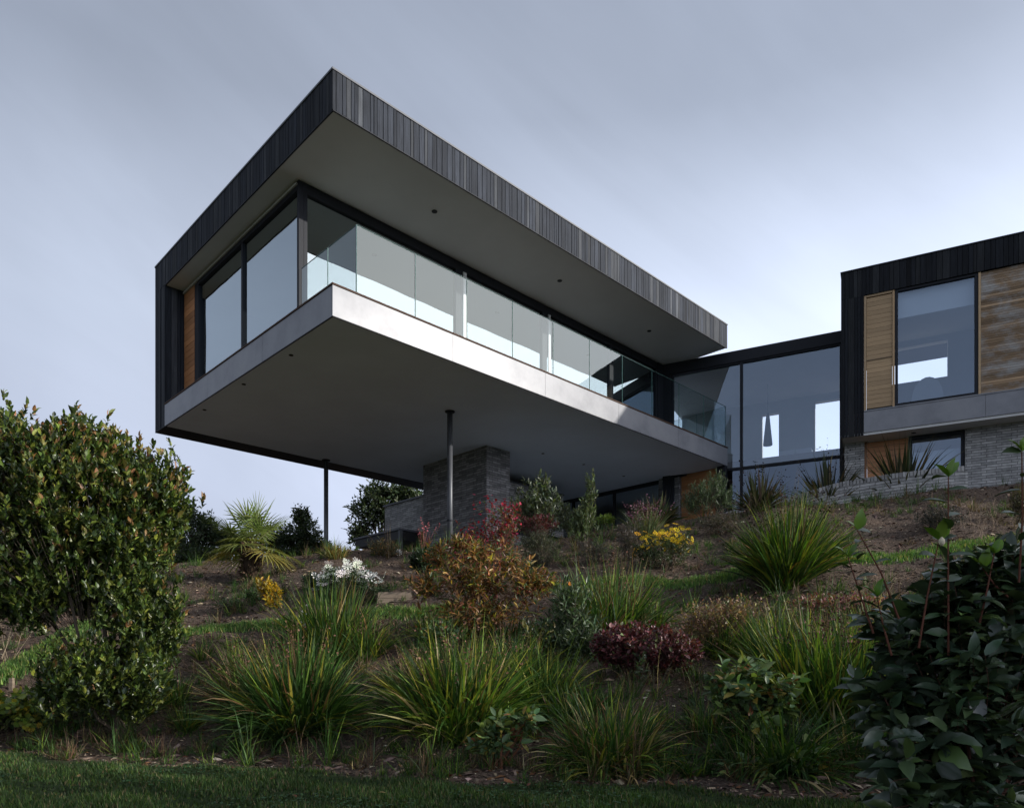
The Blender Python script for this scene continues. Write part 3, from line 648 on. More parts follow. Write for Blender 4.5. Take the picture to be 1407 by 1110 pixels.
LEAF_V = np.array([(0,0,0),(.33,.5,.07),(.33,0,0),(.33,-.5,.07),(.7,.38,.03),(.7,0,-.04),(.7,-.38,.03),(1,0,-.14)])
OVAL_V = np.array([(0,0,0),(.14,.30,.05),(.14,0,0),(.14,-.30,.05),(.42,.5,.07),(.42,0,-.01),(.42,-.5,.07),(.75,.36,.02),(.75,0,-.05),(.75,-.36,.02),(.92,.14,-.07),(.92,-.14,-.07),(1.03,0,-.15)])
OVAL_F = [(0,2,1),(0,3,2),(1,2,5,4),(2,3,6,5),(4,5,8,7),(5,6,9,8),(7,8,10),(8,9,11),(8,11,12,10)]
LEAF_F = [(0,2,1),(0,3,2),(1,2,5,4),(2,3,6,5),(4,5,7),(5,6,7)]
DIAM_V = np.array([(0,0,0),(.45,.5,.05),(1,0,-.06),(.45,-.5,.05)]); DIAM_F = [(0,2,1),(0,3,2)]
HEX_V = np.array([(0,0,0),(.3,.42,.05),(.75,.36,.04),(1,0,0),(.75,-.36,.04),(.3,-.42,.05)]); HEX_F = [(0,3,2,1),(0,5,4,3)]
TW_V = np.array([(0,1,0),(0,-.5,.87),(0,-.5,-.87),(1,.5,0),(1,-.25,.43),(1,-.25,-.43)]); TW_F = [(0,1,4,3),(1,2,5,4),(2,0,3,5)]
_a = np.linspace(0, 2*np.pi, 9)[:-1]
DAISY_V = np.concatenate([[(0,0,.02)]] + [[(.12*np.cos(q), .12*np.sin(q), .0), (.5*np.cos(q-.25), .5*np.sin(q-.25), .04), (.55*np.cos(q+.15), .55*np.sin(q+.15), .02)] for q in _a])
DAISY_F = [(1+3*i, 2+3*i, 3+3*i) for i in range(8)] + [(0, 1+3*i, 3+3*i) for i in range(8)]
CHIP_V = np.array([(-.5,-.3,0),(.5,-.2,.05),(.45,.3,0),(-.4,.35,.08),(0,0,.28)]); CHIP_F = [(0,1,4),(1,2,4),(2,3,4),(3,0,4)]
def unit(a): return a/np.maximum(np.linalg.norm(a, axis=-1, keepdims=True), 1e-9)
def basis(d, up, rng, roll=0.3):
    """columns: x along d, z near up, y across"""
    d = unit(d); up = up + rng.normal(0, roll, d.shape); y = unit(np.cross(up, d)); z = np.cross(d, y)
    return np.stack([d, y, z], -1)
def scatter(g, tv, tf, M, T, C):
    n = len(T); k = len(tv)
    if n == 0: return
    V = np.einsum('nij,kj->nki', M, tv) + T[:, None]
    lo = np.concatenate([np.array(f) for f in tf]); tot = np.array([len(f) for f in tf])
    L = (lo[None] + (np.arange(n)*k)[:, None]).ravel()
    g.add(V.reshape(-1, 3), L, np.tile(tot, n), np.repeat(C, k, axis=0) if np.ndim(C) == 2 else C)
def pick(rng, pal, n, jit=0.18):
    """pal: list of (weight, rgb)"""
    w = np.array([p[0] for p in pal], float); i = rng.choice(len(pal), n, p=w/w.sum()); c = np.array([p[1] for p in pal])[i]
    return c*np.exp(rng.normal(0, jit, (n, 1)))*np.exp(rng.normal(0, .06, (n, 3)))
def fibo(rng, n):
    v = rng.normal(0, 1, (n, 3)); return unit(v)
def twigs(g, A, B, r0, col, segs=3, bend=.08, rng=None):
    """thin tapered stems from points A to B"""
    n = len(A); rng = rng or np.random.default_rng(1); off = rng.normal(0, bend, (n, 3))*np.linalg.norm(B-A, axis=1)[:, None]
    P = [A + (B-A)*q + off*(4*q*(1-q))*.5 for q in np.linspace(0, 1, segs+1)]
    for i in range(segs):
        d = P[i+1]-P[i]; l = np.linalg.norm(d, axis=1); M = basis(d, np.tile((0., .2, 1.), (n, 1)), rng, .05)
        r = (r0 if np.ndim(r0) else np.full(n, r0))*(1-.65*(i+.5)/segs)
        M = M*np.stack([l*1.03, r, r], -1)[:, None, :]
        scatter(g, TW_V, TW_F, M, P[i], col)
def ground_z(P): return terr(P[:, 0], P[:, 1], False)

class Blob: pass
def blobs_world(d, bl):
    """bl: (px, py, rx_px, ry_px, extra depth m, depth radius factor)"""
    out = []
    for px, py, rx, ry, dd, fr in bl:
        dep = d + dd; c = px2w(px, py, dep); k = dep/FPX
        out.append((c, np.array([rx*k, rx*k*fr, ry*k])))
    return out
def crown_tips(rng, W, n, shell=.28, wob=.12, gap=0.0):
    area = np.array([(r[0]*r[2] + r[1]*r[2] + r[0]*r[1]) for c, r in W]); cnt = rng.multinomial(n, area/area.sum()); P = []; D = []
    for (c, r), m in zip(W, cnt):
        v = fibo(rng, m); ph = rng.uniform(0, 6, 6)
        wv = 1 + wob*(np.sin(v[:, 0]*5+ph[0])*np.sin(v[:, 1]*6+ph[1]) + .7*np.sin(v[:, 2]*9+ph[2]+v[:, 0]*4) + .5*np.sin(v[:, 0]*15+ph[3])*np.sin(v[:, 2]*13+ph[4]))
        s = 1 - np.abs(rng.normal(0, shell, m)); s = np.clip(s, .15, 1)
        P.append(c + v*r*(wv*s)[:, None]); D.append(unit(v/r))
    P = np.concatenate(P); D = np.concatenate(D); k = P[:, 2] > ground_z(P) + .02
    if gap:
        ph = rng.uniform(0, 6, 6); q = 1/gap
        f = np.sin(P[:, 0]*q+ph[0]+1.5*np.sin(P[:, 2]*q*.7))*np.sin(P[:, 2]*q*1.1+ph[1])*np.sin(P[:, 1]*q+ph[2]) + .5*np.sin(P[:, 0]*q*2.3+ph[3])*np.sin(P[:, 2]*q*2.1+ph[4])
        k &= rng.random(len(P)) < np.clip(.62 + f*1.6, .06, 1)
    return P[k], D[k]
def shoots(g, rng, P, ax, n_leaf, length, leaf, width, spread, pal, tip=None, tipfrac=0.0, tv=LEAF_V, tf=LEAF_F, roll=.35, flat=0.0):
    """leafy shoots: leaves spiral back along axis ax from every point P"""
    n = len(P); N_ = n*n_leaf; ax = unit(ax)
    a = np.repeat(ax, n_leaf, 0); q = np.tile(np.linspace(0, 1, n_leaf), n); base = np.repeat(P, n_leaf, 0) - a*(q*length)[:, None]
    ref = unit(np.cross(a, np.tile((.3, .2, 1.), (N_, 1)))); ref2 = np.cross(a, ref); an = np.tile(np.arange(n_leaf)*2.4, n) + np.repeat(rng.uniform(0, 6.3, n), n_leaf) + rng.normal(0, .3, N_)
    side = ref*np.cos(an)[:, None] + ref2*np.sin(an)[:, None]; sp = np.clip(spread*(.45 + .75*q) + rng.normal(0, .15, N_), .05, 1.9)
    d = a*np.cos(sp)[:, None] + side*np.sin(sp)[:, None]
    if flat: d[:, 2] *= (1-flat); d = unit(d)
    up = unit(a*.9 + np.array((0, 0, .6)) - side*.1)
    M = basis(d, up, rng, roll); L = leaf*np.exp(rng.normal(0, .2, N_)); w = L*width*np.exp(rng.normal(0, .12, N_))
    M = M*np.stack([L, w, L], -1)[:, None, :]
    C = pick(rng, pal, N_)*np.repeat(np.exp(rng.normal(0, .22, (n, 1))), n_leaf, 0)
    if tip is not None:
        f = np.repeat(rng.random(n) < tipfrac*(.15 + 1.3*np.clip((P[:, 2]-np.quantile(P[:, 2], .2))/(np.ptp(P[:, 2])*.6+1e-6), 0, 1)), n_leaf) & (q < .5); C[f] = pick(rng, tip, int(f.sum()))
    k = base[:, 2] > terr(base[:, 0], base[:, 1], False) - .02
    scatter(g, tv, tf, M[k], base[k], C[k])
BARK = (0.10, 0.08, 0.06)
def shrub(name, label, cat, px, py, bl, n=400, n_leaf=7, length=.08, leaf=.06, width=.42, spread=.9, pal=None, tip=None, tipfrac=0, up=.6, mat_=None, seed=1, shell=.28, wob=.12, group=None, d=None, gap=0., lobes=None, stemr=.012, nstem=7, tv=LEAF_V, tf=LEAF_F, stemcol=BARK, twr=.0025, extra=None, flat=0., ntw=None, smooth=False):
    rng = np.random.default_rng(seed); d = d or hit(px, py)
    X = (px-CX)/FPX*d; base = np.array([X, d, float(terr(X, d, False))])
    root = empty(name, base, label, cat, group)
    W_ = blobs_world(d, bl)
    if lobes:
        C0, D0 = crown_tips(rng, W_, lobes[0], .05, .10); R0 = rng.uniform(lobes[1], lobes[2], len(C0)); sub = [(c - dd*r*.45, np.array([r, r, r*rng.uniform(.9, 1.6)])) for c, dd, r in zip(C0, D0, R0)]
        P1, D1 = crown_tips(rng, W_, int(n*.32), .20, .05); P, D = crown_tips(rng, sub, int(n*.68), .22, .15); P = np.concatenate([P1, P]); D = np.concatenate([D1, D]); o_ = (rng.random(len(P)) < .16) & (D[:, 2] > -.1); P[o_] += D[o_]*rng.uniform(.03, .12, (o_.sum(), 1)) + np.array([0, 0, 1])*rng.uniform(.02, .12, (o_.sum(), 1))
    else: P, D = crown_tips(rng, W_, n, shell, wob, gap)
    ax = unit(D*(1-up) + np.array((0, 0, up)) + rng.normal(0, .22, D.shape))
    g = GB(); shoots(g, rng, P, ax, n_leaf, length, leaf, width, spread, pal, tip, tipfrac, tv, tf, flat=flat); g.build('foliage', mat_ or M_LEAF, root, smooth=smooth)
    g = GB(); m = min(len(P), ntw if ntw is not None else 260); idx = rng.choice(len(P), m, replace=False)
    cen = np.array([W_[0][0]]*m); A_ = P[idx]*.45 + (cen*.4+base*.6)*.55 + rng.normal(0, .02, (m, 3)); A_[:, 2] = np.maximum(A_[:, 2], base[2])
    twigs(g, A_, P[idx], twr, stemcol, 3, .06, rng)
    for i in range(nstem):
        c, r = W_[i % len(W_)]; e = c + r*rng.uniform(-.55, .55, 3); b = base + np.array([rng.normal(0, stemr*3), rng.normal(0, stemr*3), -.05])
        mid = (b+e)/2 + rng.normal(0, .05, 3)*np.linalg.norm(e-b); tube(g, [b, b*.7+mid*.3+[0, 0, .02], mid, e*.6+mid*.4, e], [stemr, stemr*.85, stemr*.65, stemr*.5, stemr*.25], 6, stemcol)
    g.build('stem', M_BARK, root)
    if extra: extra(root, rng, P, ax, W_, base)
    return root

def ribbons(g, rng, B, dirh, tilt, L, w, bend, pal, segs=7, tipcol=None, twist=.3):
    """arching strap leaves. B base points, dirh unit xy direction, tilt angle from vertical, bend extra angle gained to the tip"""
    n = len(B); q = np.linspace(0, 1, segs+1); P = [B.copy()]; ang = tilt.copy(); p = B.copy(); st = L/segs
    side = np.stack([-dirh[:, 1], dirh[:, 0], np.zeros(n)], 1); tw = rng.normal(0, twist, n); Vs = []; C0 = pick(rng, pal, n, .22); Cs = []
    for i in range(segs+1):
        a = tilt + bend*q[i]**2.2
        dv = np.concatenate([dirh*np.sin(a)[:, None], np.cos(a)[:, None]], 1); nor = np.cross(side, dv)
        ws = w*(np.clip(1.15 - .75*(2*q[i]-.7)**2, .3, 1) if i < segs else .06)*(1 if i < segs-1 else (.62 if i == segs-1 else 1))
        sd = side*np.cos(tw*q[i]*3)[:, None] + nor*np.sin(tw*q[i]*3)[:, None]
        Vs += [p + sd*ws[:, None]/2, p - sd*ws[:, None]/2]; p = p + dv*st[:, None]
        c = C0.copy()
        if tipcol is not None:
            f = np.clip((q[i] - rng_tip(rng, n))/.25, 0, 1)[:, None] if i == 0 else np.clip((q[i] - ribbons.t)/.25, 0, 1)[:, None]
            c = c*(1-f) + np.array(tipcol)*f
        Cs += [c, c]
    V = np.stack(Vs, 1); C = np.stack(Cs, 1); k = 2*(segs+1); f = []
    for i in range(segs): f.append((2*i, 2*i+1, 2*i+3, 2*i+2))
    lo = np.concatenate([np.array(x) for x in f]); Lp = (lo[None] + (np.arange(n)*k)[:, None]).ravel()
    V = V.reshape(-1, 3); gz = terr(V[:, 0], V[:, 1], False) + .004; V[:, 2] = np.maximum(V[:, 2], gz)
    g.add(V, Lp, np.full(n*segs, 4), C.reshape(-1, 3))
def rng_tip(rng, n): ribbons.t = rng.uniform(.75, 2.4, n); return ribbons.t
G_GREEN = (0.048, 0.10, 0.022); G_DARK = (0.03, 0.06, 0.018); G_YEL = (0.27, 0.25, 0.04); G_BRN = (0.16, 0.09, 0.04); G_LIME = (0.135, 0.195, 0.03); G_STRAW = (0.34, 0.26, 0.13)
PAL_GRASS = [(5, G_GREEN), (4, G_DARK), (1.6, G_LIME), (.7, G_YEL), (.6, G_BRN), (.25, G_STRAW)]
def clump(name, label, px, py, hpx, n=420, spread=(0, 78), r0=.10, w=.009, bend=(15, 70), pal=PAL_GRASS, seed=1, d=None, cat='grass clump', group=None, widen=1.0, spikes=0, spikecol=(.14, .075, .05), tipcol=G_STRAW, lean=(0, 0), headr=.012, spikeh=1.15, flowers=None, pw=.8, mat_=None, segs=7, lmin=.55):
    rng = np.random.default_rng(seed); d = d or hit(px, py); X = (px-CX)/FPX*d; z = float(terr(X, d, False)); base = np.array([X, d, z]); h = hpx*d/FPX
    root = empty(name, base, label, cat, group)
    ph = rng.uniform(0, 2*np.pi, n); rr = r0*np.sqrt(rng.random(n)); dirh = np.stack([np.cos(ph), np.sin(ph)], 1)
    til = np.radians(spread[0] + (spread[1]-spread[0])*rng.random(n)**pw); B = base + np.concatenate([dirh*rr[:, None], np.full((n, 1), -.01)], 1); B[:, 2] = terr(B[:, 0], B[:, 1], False) - .01
    ph2 = ph + rng.normal(0, .95, n); dirh = unit(np.stack([np.cos(ph2)+lean[0], np.sin(ph2)+lean[1]], 1))
    L = h*(lmin + (1.1-lmin)*rng.random(n)**.8)*widen*(1-.16*np.sin(til)); be = np.radians(rng.uniform(*bend, n))*(.35+.9*til)
    g = GB(); ribbons(g, rng, B, dirh, til, L, 1.35*w*rng.uniform(.45, 1.25, n), be, pal, segs, tipcol); g.build('blades', mat_ or M_BLADE, root)
    if spikes:
        g = GB(); gh = GB(); ph = rng.uniform(0, 6.28, spikes); t = np.radians(rng.uniform(3, 42, spikes)); H_ = h*spikeh*rng.uniform(.7, 1.08, spikes)
        dv = np.stack([np.cos(ph)*np.sin(t), np.sin(ph)*np.sin(t), np.cos(t)], 1); A_ = base + dv*.03; Bp = base + dv*H_[:, None]; Bp[:, 2] -= H_*.08*np.sin(t)
        twigs(g, A_, Bp, .0022, (.16, .12, .05), 4, .05, rng); g.build('stalks', M_DRY, root)
        for k in range(9):
            f = rng.uniform(.68, 1.02, spikes)[:, None]; T = A_ + (Bp-A_)*f + rng.normal(0, .012, (spikes, 3)); M = basis(fibo(rng, spikes), np.tile((0., 0, 1), (spikes, 1)), rng)*(headr*rng.uniform(.6, 1.3, spikes))[:, None, None]*1.8
            scatter(gh, HEX_V, HEX_F, M, T, pick(rng, [(1, spikecol)], spikes, .3))
        gh.build('seed_heads', M_DRY, root)
    if flowers:
        n_f, size, col, (fx, fy, sx, sy) = flowers; g = GB(); c = px2w(fx, fy, d-.15); k = d/FPX
        T = c + np.stack([rng.normal(0, sx*k, n_f), rng.normal(0, .04, n_f), rng.normal(0, sy*k, n_f)], 1)
        scatter(g, DAISY_V, DAISY_F, basis(fibo(rng, n_f), np.tile((0., -1, 0.3), (n_f, 1)), rng)*(size*rng.uniform(.7, 1.2, n_f))[:, None, None], T, pick(rng, [(1, col)], n_f, .1)); g.build('flowers', M_PETAL, root)
        g = GB(); twigs(g, np.tile(base, (3, 1)), np.tile(c, (3, 1)) + rng.normal(0, .02, (3, 3)), .003, (.1, .14, .04), 4, .03, rng); g.build('flower_stalk', M_DRY, root)
    return root

def shrub_oval(*a, **k): return shrub(*a, tv=OVAL_V, tf=OVAL_F, smooth=True, **k)
# ---------------------------------------------------------------- left evergreen
P_EVG = [(4, (0.040, 0.064, 0.013)), (3, (0.066, 0.098, 0.017)), (2.2, (0.13, 0.155, 0.026)), (3, (0.018, 0.034, 0.010))]
P_EVT = [(3, (0.20, 0.11, 0.04)), (1, (0.25, 0.13, 0.06)), (3, (0.17, 0.15, 0.04)), (2, (0.15, 0.19, 0.05))]
shrub('evergreen_shrub', 'big rounded glossy evergreen shrub with bronze shoot tips at the left edge of the garden', 'shrub', 165, 965,
      [(52, 712, 162, 130, 0, .8), (125, 695, 96, 118, .1, .9), (-60, 700, 130, 145, .2, .8), (188, 862, 50, 86, -.2, .8), (155, 930, 80, 44, -.4, .8), (110, 940, 56, 30, -.4, .8), (203, 695, 55, 60, 0, 1), (182, 752, 42, 50, -.1, 1), (238, 822, 9, 30, -.2, .9), (30, 800, 110, 40, .1, .8)],
      n=12500, n_leaf=9, length=.10, leaf=.058, width=.46, spread=.72, lobes=(150, .13, .27), pal=P_EVG, tip=P_EVT, tipfrac=.46, up=.74, mat_=M_GLOSSY, seed=11, d=6.9, stemr=.026, nstem=6, shell=.22, wob=.17, twr=.004, ntw=900)

# ---------------------------------------------------------------- strap-leaved clumps
GG = 'grassy clumps in the foreground bed'
clump('strap_leaf_clump', 'large dark grassy clump with yellow blades, leftmost of the big clumps along the lawn', 410, 1003, 152, 1250, (0, 78), .24, .014, (5, 75), seed=21, group=GG, widen=.98, lean=(-.15, 0), spikes=45, spikeh=1.0)
clump('strap_leaf_clump', 'upright grassy clump with small white flower spike behind the leftmost big clump', 455, 905, 118, 620, (0, 52), .26, .012, (3, 45), seed=22, group=GG, widen=1.05, flowers=(16, .035, (.8, .78, .76), (421, 862, 4, 14)))
clump('strap_leaf_clump', 'tall yellow green grassy clump with brown seed stalks at the centre of the lawn edge', 632, 1008, 160, 1250, (0, 74), .26, .014, (5, 70), pal=[(4, G_GREEN), (2, G_DARK), (3.5, G_LIME), (1.6, G_YEL), (.6, G_BRN), (.5, G_STRAW)], seed=23, group=GG, widen=1.0, spikes=50, spikeh=1.0)
clump('strap_leaf_clump', 'low wide sprawling grassy clump touching the lawn, right of centre', 838, 1046, 100, 1000, (5, 92), .26, .009, (20, 80), pal=[(4, G_GREEN), (2, G_DARK), (2, G_LIME), (1, G_YEL), (1.2, G_BRN), (1, G_STRAW)], seed=24, group=GG, widen=1.1)
clump('strap_leaf_clump', 'tall fountain of sunlit strap leaves with dark seed heads below the curved brick wall', 1082, 806, 140, 1500, (0, 60), .20, .015, (3, 65), pal=[(4, G_GREEN), (3, G_DARK), (2.4, G_LIME), (1.3, G_YEL), (.7, G_BRN)], seed=25, group=GG, widen=.92, spikes=110, spikeh=1.12, headr=.013, spikecol=(.06, .035, .03))
clump('strap_leaf_clump', 'airy mid green grassy clump with brown stems right behind the purple leaved shrub', 835, 872, 108, 620, (0, 56), .36, .012, (5, 50), pal=[(3, G_GREEN), (1.5, G_DARK), (2.5, G_LIME), (1.5, (.12, .17, .09)), (1.3, G_BRN)], seed=26, group=GG, widen=1.05, spikes=30)
clump('strap_leaf_clump', 'tall dense grassy clump with yellow blades just left of the dark large leaved shrub', 1140, 972, 152, 1400, (0, 52), .46, .013, (3, 60), pal=[(4, G_GREEN), (3, G_DARK), (2.4, G_LIME), (1.6, G_YEL), (.8, G_BRN)], seed=27, group=GG, widen=1.0, spikes=90, spikeh=1.04, spikecol=(.13, .06, .055))
clump('strap_leaf_clump', 'dark drooping grassy clump under the leafy berry shrub at the lower right', 1075, 1055, 110, 560, (15, 98), .2, .010, (20, 80), pal=[(3, G_GREEN), (4, G_DARK), (1, G_LIME), (.6, G_STRAW)], seed=28, group=GG, widen=1.15)
clump('strap_leaf_clump', 'short bright green grassy clump between the yellow leaved shrub and the purple leaved shrub', 745, 968, 82, 420, (0, 78), .22, .009, (10, 70), pal=[(4, G_GREEN), (3, G_LIME), (1.2, G_DARK), (.8, G_YEL)], seed=29, group=GG, widen=1.15)
clump('strap_leaf_clump', 'grassy clump of thin blades in shade at the foot of the dark large leaved shrub', 1180, 1040, 100, 460, (10, 92), .22, .010, (20, 80), pal=[(3, G_GREEN), (4, G_DARK), (1, G_STRAW)], seed=30, group=GG)
rng_lean = [.25, -.3, .1, -.15, .35]
GS = 'small grass tufts on the bare soil'
for i, (px, py, h, lab) in enumerate([(196, 985, 62, 'thin upright tuft of grass beside the base of the big evergreen shrub'), (243, 968, 50, 'pale green feathery tuft on bare soil, upper of the pair left of the big clump'), (258, 1003, 46, 'fine bladed tuft on bare soil, lower of the pair left of the big clump'), (184, 1032, 24, 'tiny sparse weed tuft at the lawn edge below the evergreen shrub'), (325, 930, 70, 'loose grassy tuft with reddish stems left of the big dark clump'), (280, 905, 34, 'small yellow green tuft below the turf strip at the left'), (900, 1000, 40, 'tiny wispy tuft on dark soil below the purple leaved shrub'), (1330, 805, 60, 'pale green grass tuft below the dried stems at the right edge'), (455, 765, 32, 'yellowish grass tuft at the foot of the left steel column'), (990, 905, 80, 'olive grassy tuft between the purple leaved shrub and tall right clump')]):
    clump('grass_tuft', lab, px, py, h, 110 if h < 45 else 200, (0, 66), .08, .007, (5, 60), seed=40+i, group=GS, cat='grass tuft', pal=[(4, G_GREEN), (2, G_LIME), (1, G_YEL), (1, G_DARK), (.6, G_BRN)])
GP = 'spiky plants along the low brick wall'
P_PH = [(4, (0.05, 0.06, 0.03)), (3, (0.03, 0.035, 0.022)), (2, (0.12, 0.09, 0.05)), (1, (0.16, 0.15, 0.07))]
for i, (px, py, h, d, lab) in enumerate([(1042, 688, 62, 15.2, 'dark spiky plant in front of the link glazing, left of the pair by the wall'), (1136, 668, 78, 15.9, 'dark spiky plant at the corner of the link glazing and the right wing'), (1240, 652, 98, 15.5, 'bronze green spiky plant before the lower timber door of the right wing'), (905, 700, 44, 15.4, 'dark arching spiky plant in front of the lower window under the cantilever')]):
    clump('phormium', lab, px, py, h, 190, (0, 74), .12, .036, (0, 35), seed=60+i, group=GP, cat='spiky plant', pal=P_PH, d=d, spikes=14 if i < 2 else 0, spikeh=1.2, headr=.02, spikecol=(.03, .025, .03), tipcol=None)
clump('plume_grass', 'clump with rosy purple plumes under the right end of the cantilever', 888, 712, 58, 260, (0, 45), .14, .008, (5, 40), pal=[(3, (.09, .12, .06)), (2, (.13, .12, .06))], seed=66, cat='ornamental grass', d=13.6, spikes=80, spikeh=1.0, spikecol=(.20, .09, .13), headr=.018)

for i, (px, py, h, n, sp, pal, sk, lab) in enumerate([
  (706, 955, 98, 620, (0, 70), 0, 16, 'mid green grassy clump immediately right of the tall central clump'),
  (562, 950, 66, 420, (5, 80), 1, 26, 'brownish wiry clump filling the gap between the two big clumps'),
  (340, 970, 92, 560, (0, 74), 1, 30, 'olive brown clump leaning left of the big dark clump'),
  (890, 862, 60, 360, (10, 85), 0, 8, 'low arching tuft spilling right of the airy clump behind the purple mound'),
  (1052, 905, 84, 520, (0, 72), 0, 22, 'medium clump in front of the twiggy pinkish plant'),
  (985, 1000, 62, 420, (15, 90), 2, 0, 'dark low clump left of the leafy berry shrub'),
  (1205, 930, 112, 620, (0, 50), 0, 40, 'upright yellow green clump rising behind the dark large leaved shrub'),
  (500, 905, 74, 420, (0, 60), 0, 12, 'narrow clump right behind the big dark clump, below the white flowers'),
  (790, 985, 58, 360, (5, 85), 2, 0, 'small shaded tuft between the low sprawling clump and the central clump'),
  (600, 880, 56, 300, (5, 70), 0, 4, 'short green tuft at the lower left foot of the autumn shrub'),
  (945, 1055, 44, 260, (15, 90), 2, 0, 'small dark tuft at the lawn edge right of the low sprawling clump'),
  (700, 888, 52, 320, (5, 75), 2, 4, 'dark green tuft under the right side of the autumn shrub')]):
    P3 = [[(4, G_GREEN), (2, G_DARK), (2.4, G_LIME), (1, G_YEL), (.6, G_BRN)], [(2, (.07, .085, .03)), (3, (.12, .08, .045)), (1.5, G_DARK), (1, G_STRAW), (1, G_LIME)], [(3, G_GREEN), (5, G_DARK), (.6, G_LIME), (.5, G_BRN)]][pal]
    clump('grassy_clump', lab, px, py, h, n, sp, .2, .010, (5, 80), seed=300+i, group='smaller clumps filling the bed', pal=P3, spikes=sk, spikeh=1.05, spikecol=(.12, .07, .05), lean=(rng_lean[i % 5], 0))
# ---------------------------------------------------------------- shrubs of the slope
P_AUT = [(3, (.30, .15, .05)), (3, (.20, .09, .035)), (2, (.13, .12, .035)), (2.5, (.06, .09, .025)), (1, (.40, .26, .09)), (.7, (.40, .32, .03)), (.8, (.20, .05, .03))]
shrub('autumn_shrub', 'wide shrub with drooping orange and gold autumn leaves in the middle of the slope', 'shrub', 655, 880,
      [(655, 800, 60, 45, 0, .8), (603, 765, 30, 26, 0, .8), (650, 760, 34, 26, .1, .8), (725, 800, 36, 34, -.1, .8), (660, 845, 78, 30, -.1, .7), (585, 805, 28, 22, 0, .8), (705, 765, 26, 22, .1, .8), (748, 800, 22, 22, 0, .8), (630, 745, 16, 16, 0, .8)],
      n=1500, n_leaf=7, length=.13, leaf=.082, width=.27, spread=1.25, gap=.10, pal=P_AUT, up=.35, seed=31, shell=.5, nstem=12, stemcol=(.14, .08, .05), wob=.3, d=9.1)
def redheads(root, rng, P, ax, W_, base):
    g = GB(); m = 620; i = rng.integers(0, len(P), m); T = P[i] + rng.normal(0, .05, (m, 3)) + np.array([0, 0, .05])
    M = basis(fibo(rng, m), np.tile((0., 0, 1), (m, 1)), rng)*(.042*rng.uniform(.5, 1.3, m))[:, None, None]
    scatter(g, HEX_V, HEX_F, M, T, pick(rng, [(3, (.30, .02, .035)), (2, (.38, .04, .09)), (1, (.2, .02, .02))], m, .2)); g.build('flowers', M_PETAL, root)
shrub('red_flowering_shrub', 'airy shrub dotted with crimson flowers in front of the brick pier', 'shrub', 680, 790,
      [(685, 725, 36, 38, 0, .9), (650, 745, 28, 25, 0, .9), (700, 705, 18, 18, 0, .9), (640, 768, 26, 20, -.1, .8)], n=260, n_leaf=5, length=.14, leaf=.06, width=.4, spread=1.0,
      pal=[(2, (.08, .10, .04)), (2, (.18, .05, .05)), (1, (.24, .12, .05))], up=.6, seed=32, shell=.4, extra=redheads, stemcol=(.16, .06, .05), d=10.6, wob=.25)
clump('rusty_spires', 'tiny pink red flower spires beside the front corner of the brick annexe', 583, 752, 40, 26, (0, 30), .08, .006, (5, 30), seed=67, cat='flower spikes', pal=[(2, (.1, .1, .05)), (2, (.3, .08, .09))], spikes=12, spikecol=(.42, .13, .15), headr=.014)
def flowerheads(col, size, m, top=.35, pick2=None, dz=.03, faceup=.8):
    def f(root, rng, P, ax, W_, base):
        k = P[:, 2] > np.quantile(P[:, 2], top); Q = P[k]; i = rng.integers(0, len(Q), m); T = Q[i] + rng.normal(0, .05, (m, 3)) + np.array([0, 0, dz]) + np.array([0, 0, 1])*np.abs(rng.normal(0, .05, (m, 1)))
        nrm = unit(rng.normal(0, .45, (m, 3)) + np.array([0, -.45, faceup])); x = unit(np.cross(nrm, fibo(rng, m))); M = np.stack([x, np.cross(nrm, x), nrm], -1)*(size*rng.uniform(.7, 1.25, m))[:, None, None]
        g = GB(); scatter(g, DAISY_V, DAISY_F, M, T, pick(rng, [(1, col)] if pick2 is None else pick2, m, .1)); g.build('flowers', M_PETAL, root)
        g = GB(); twigs(g, T - nrm*.002 - np.array([0, 0, .12]) + rng.normal(0, .02, (m, 3)), T - nrm*.004, .0018, (.08, .12, .04), 2, .05, rng); g.build('flower_stalks', M_DRY, root)
    return f
shrub('white_flowering_shrub', 'bush covered with white daisy flowers on the left of the slope', 'flowering plant', 485, 830,
      [(470, 800, 34, 24, 0, .9), (512, 806, 28, 12, 0, .8), (490, 790, 18, 16, 0, .8), (450, 812, 18, 16, 0, .8)], n=420, n_leaf=7, length=.08, leaf=.05, width=.35, spread=1., pal=[(3, (.03, .055, .025)), (1, (.06, .09, .04))],
      seed=33, extra=flowerheads((.90, .90, .82), .125, 100, .35), d=10.7)
shrub('yellow_flowering_plant', 'mound of bright yellow daisies on the soil under the end of the cantilever', 'flowering plant', 915, 783,
      [(912, 758, 42, 20, 0, .9), (925, 745, 26, 16, 0, .9), (885, 755, 18, 12, 0, .8)], n=430, n_leaf=6, length=.08, leaf=.05, width=.3, spread=1., pal=[(3, (.04, .06, .025)), (1, (.07, .09, .04))],
      seed=34, extra=flowerheads((.75, .52, .02), .085, 120, .3, [(3, (.78, .56, .02)), (1, (.7, .38, .02))]))
P_PUR = [(3, (.075, .02, .025)), (3, (.12, .033, .04)), (1.2, (.17, .07, .07)), (1, (.05, .03, .025)), (.7, (.10, .12, .05))]
shrub('purple_leaved_shrub', 'low spreading mound of deep purple red leaves in the middle of the foreground bed', 'shrub', 885, 930,
      [(885, 888, 62, 32, 0, .9), (845, 884, 34, 27, 0, .9), (930, 892, 34, 26, 0, .9)], n=900, n_leaf=7, length=.07, leaf=.042, width=.55, spread=1.1, pal=P_PUR, seed=35, shell=.22, up=.5, wob=.14)
P_OLV = [(3, (.075, .095, .055)), (2, (.11, .13, .08)), (1, (.05, .065, .035))]
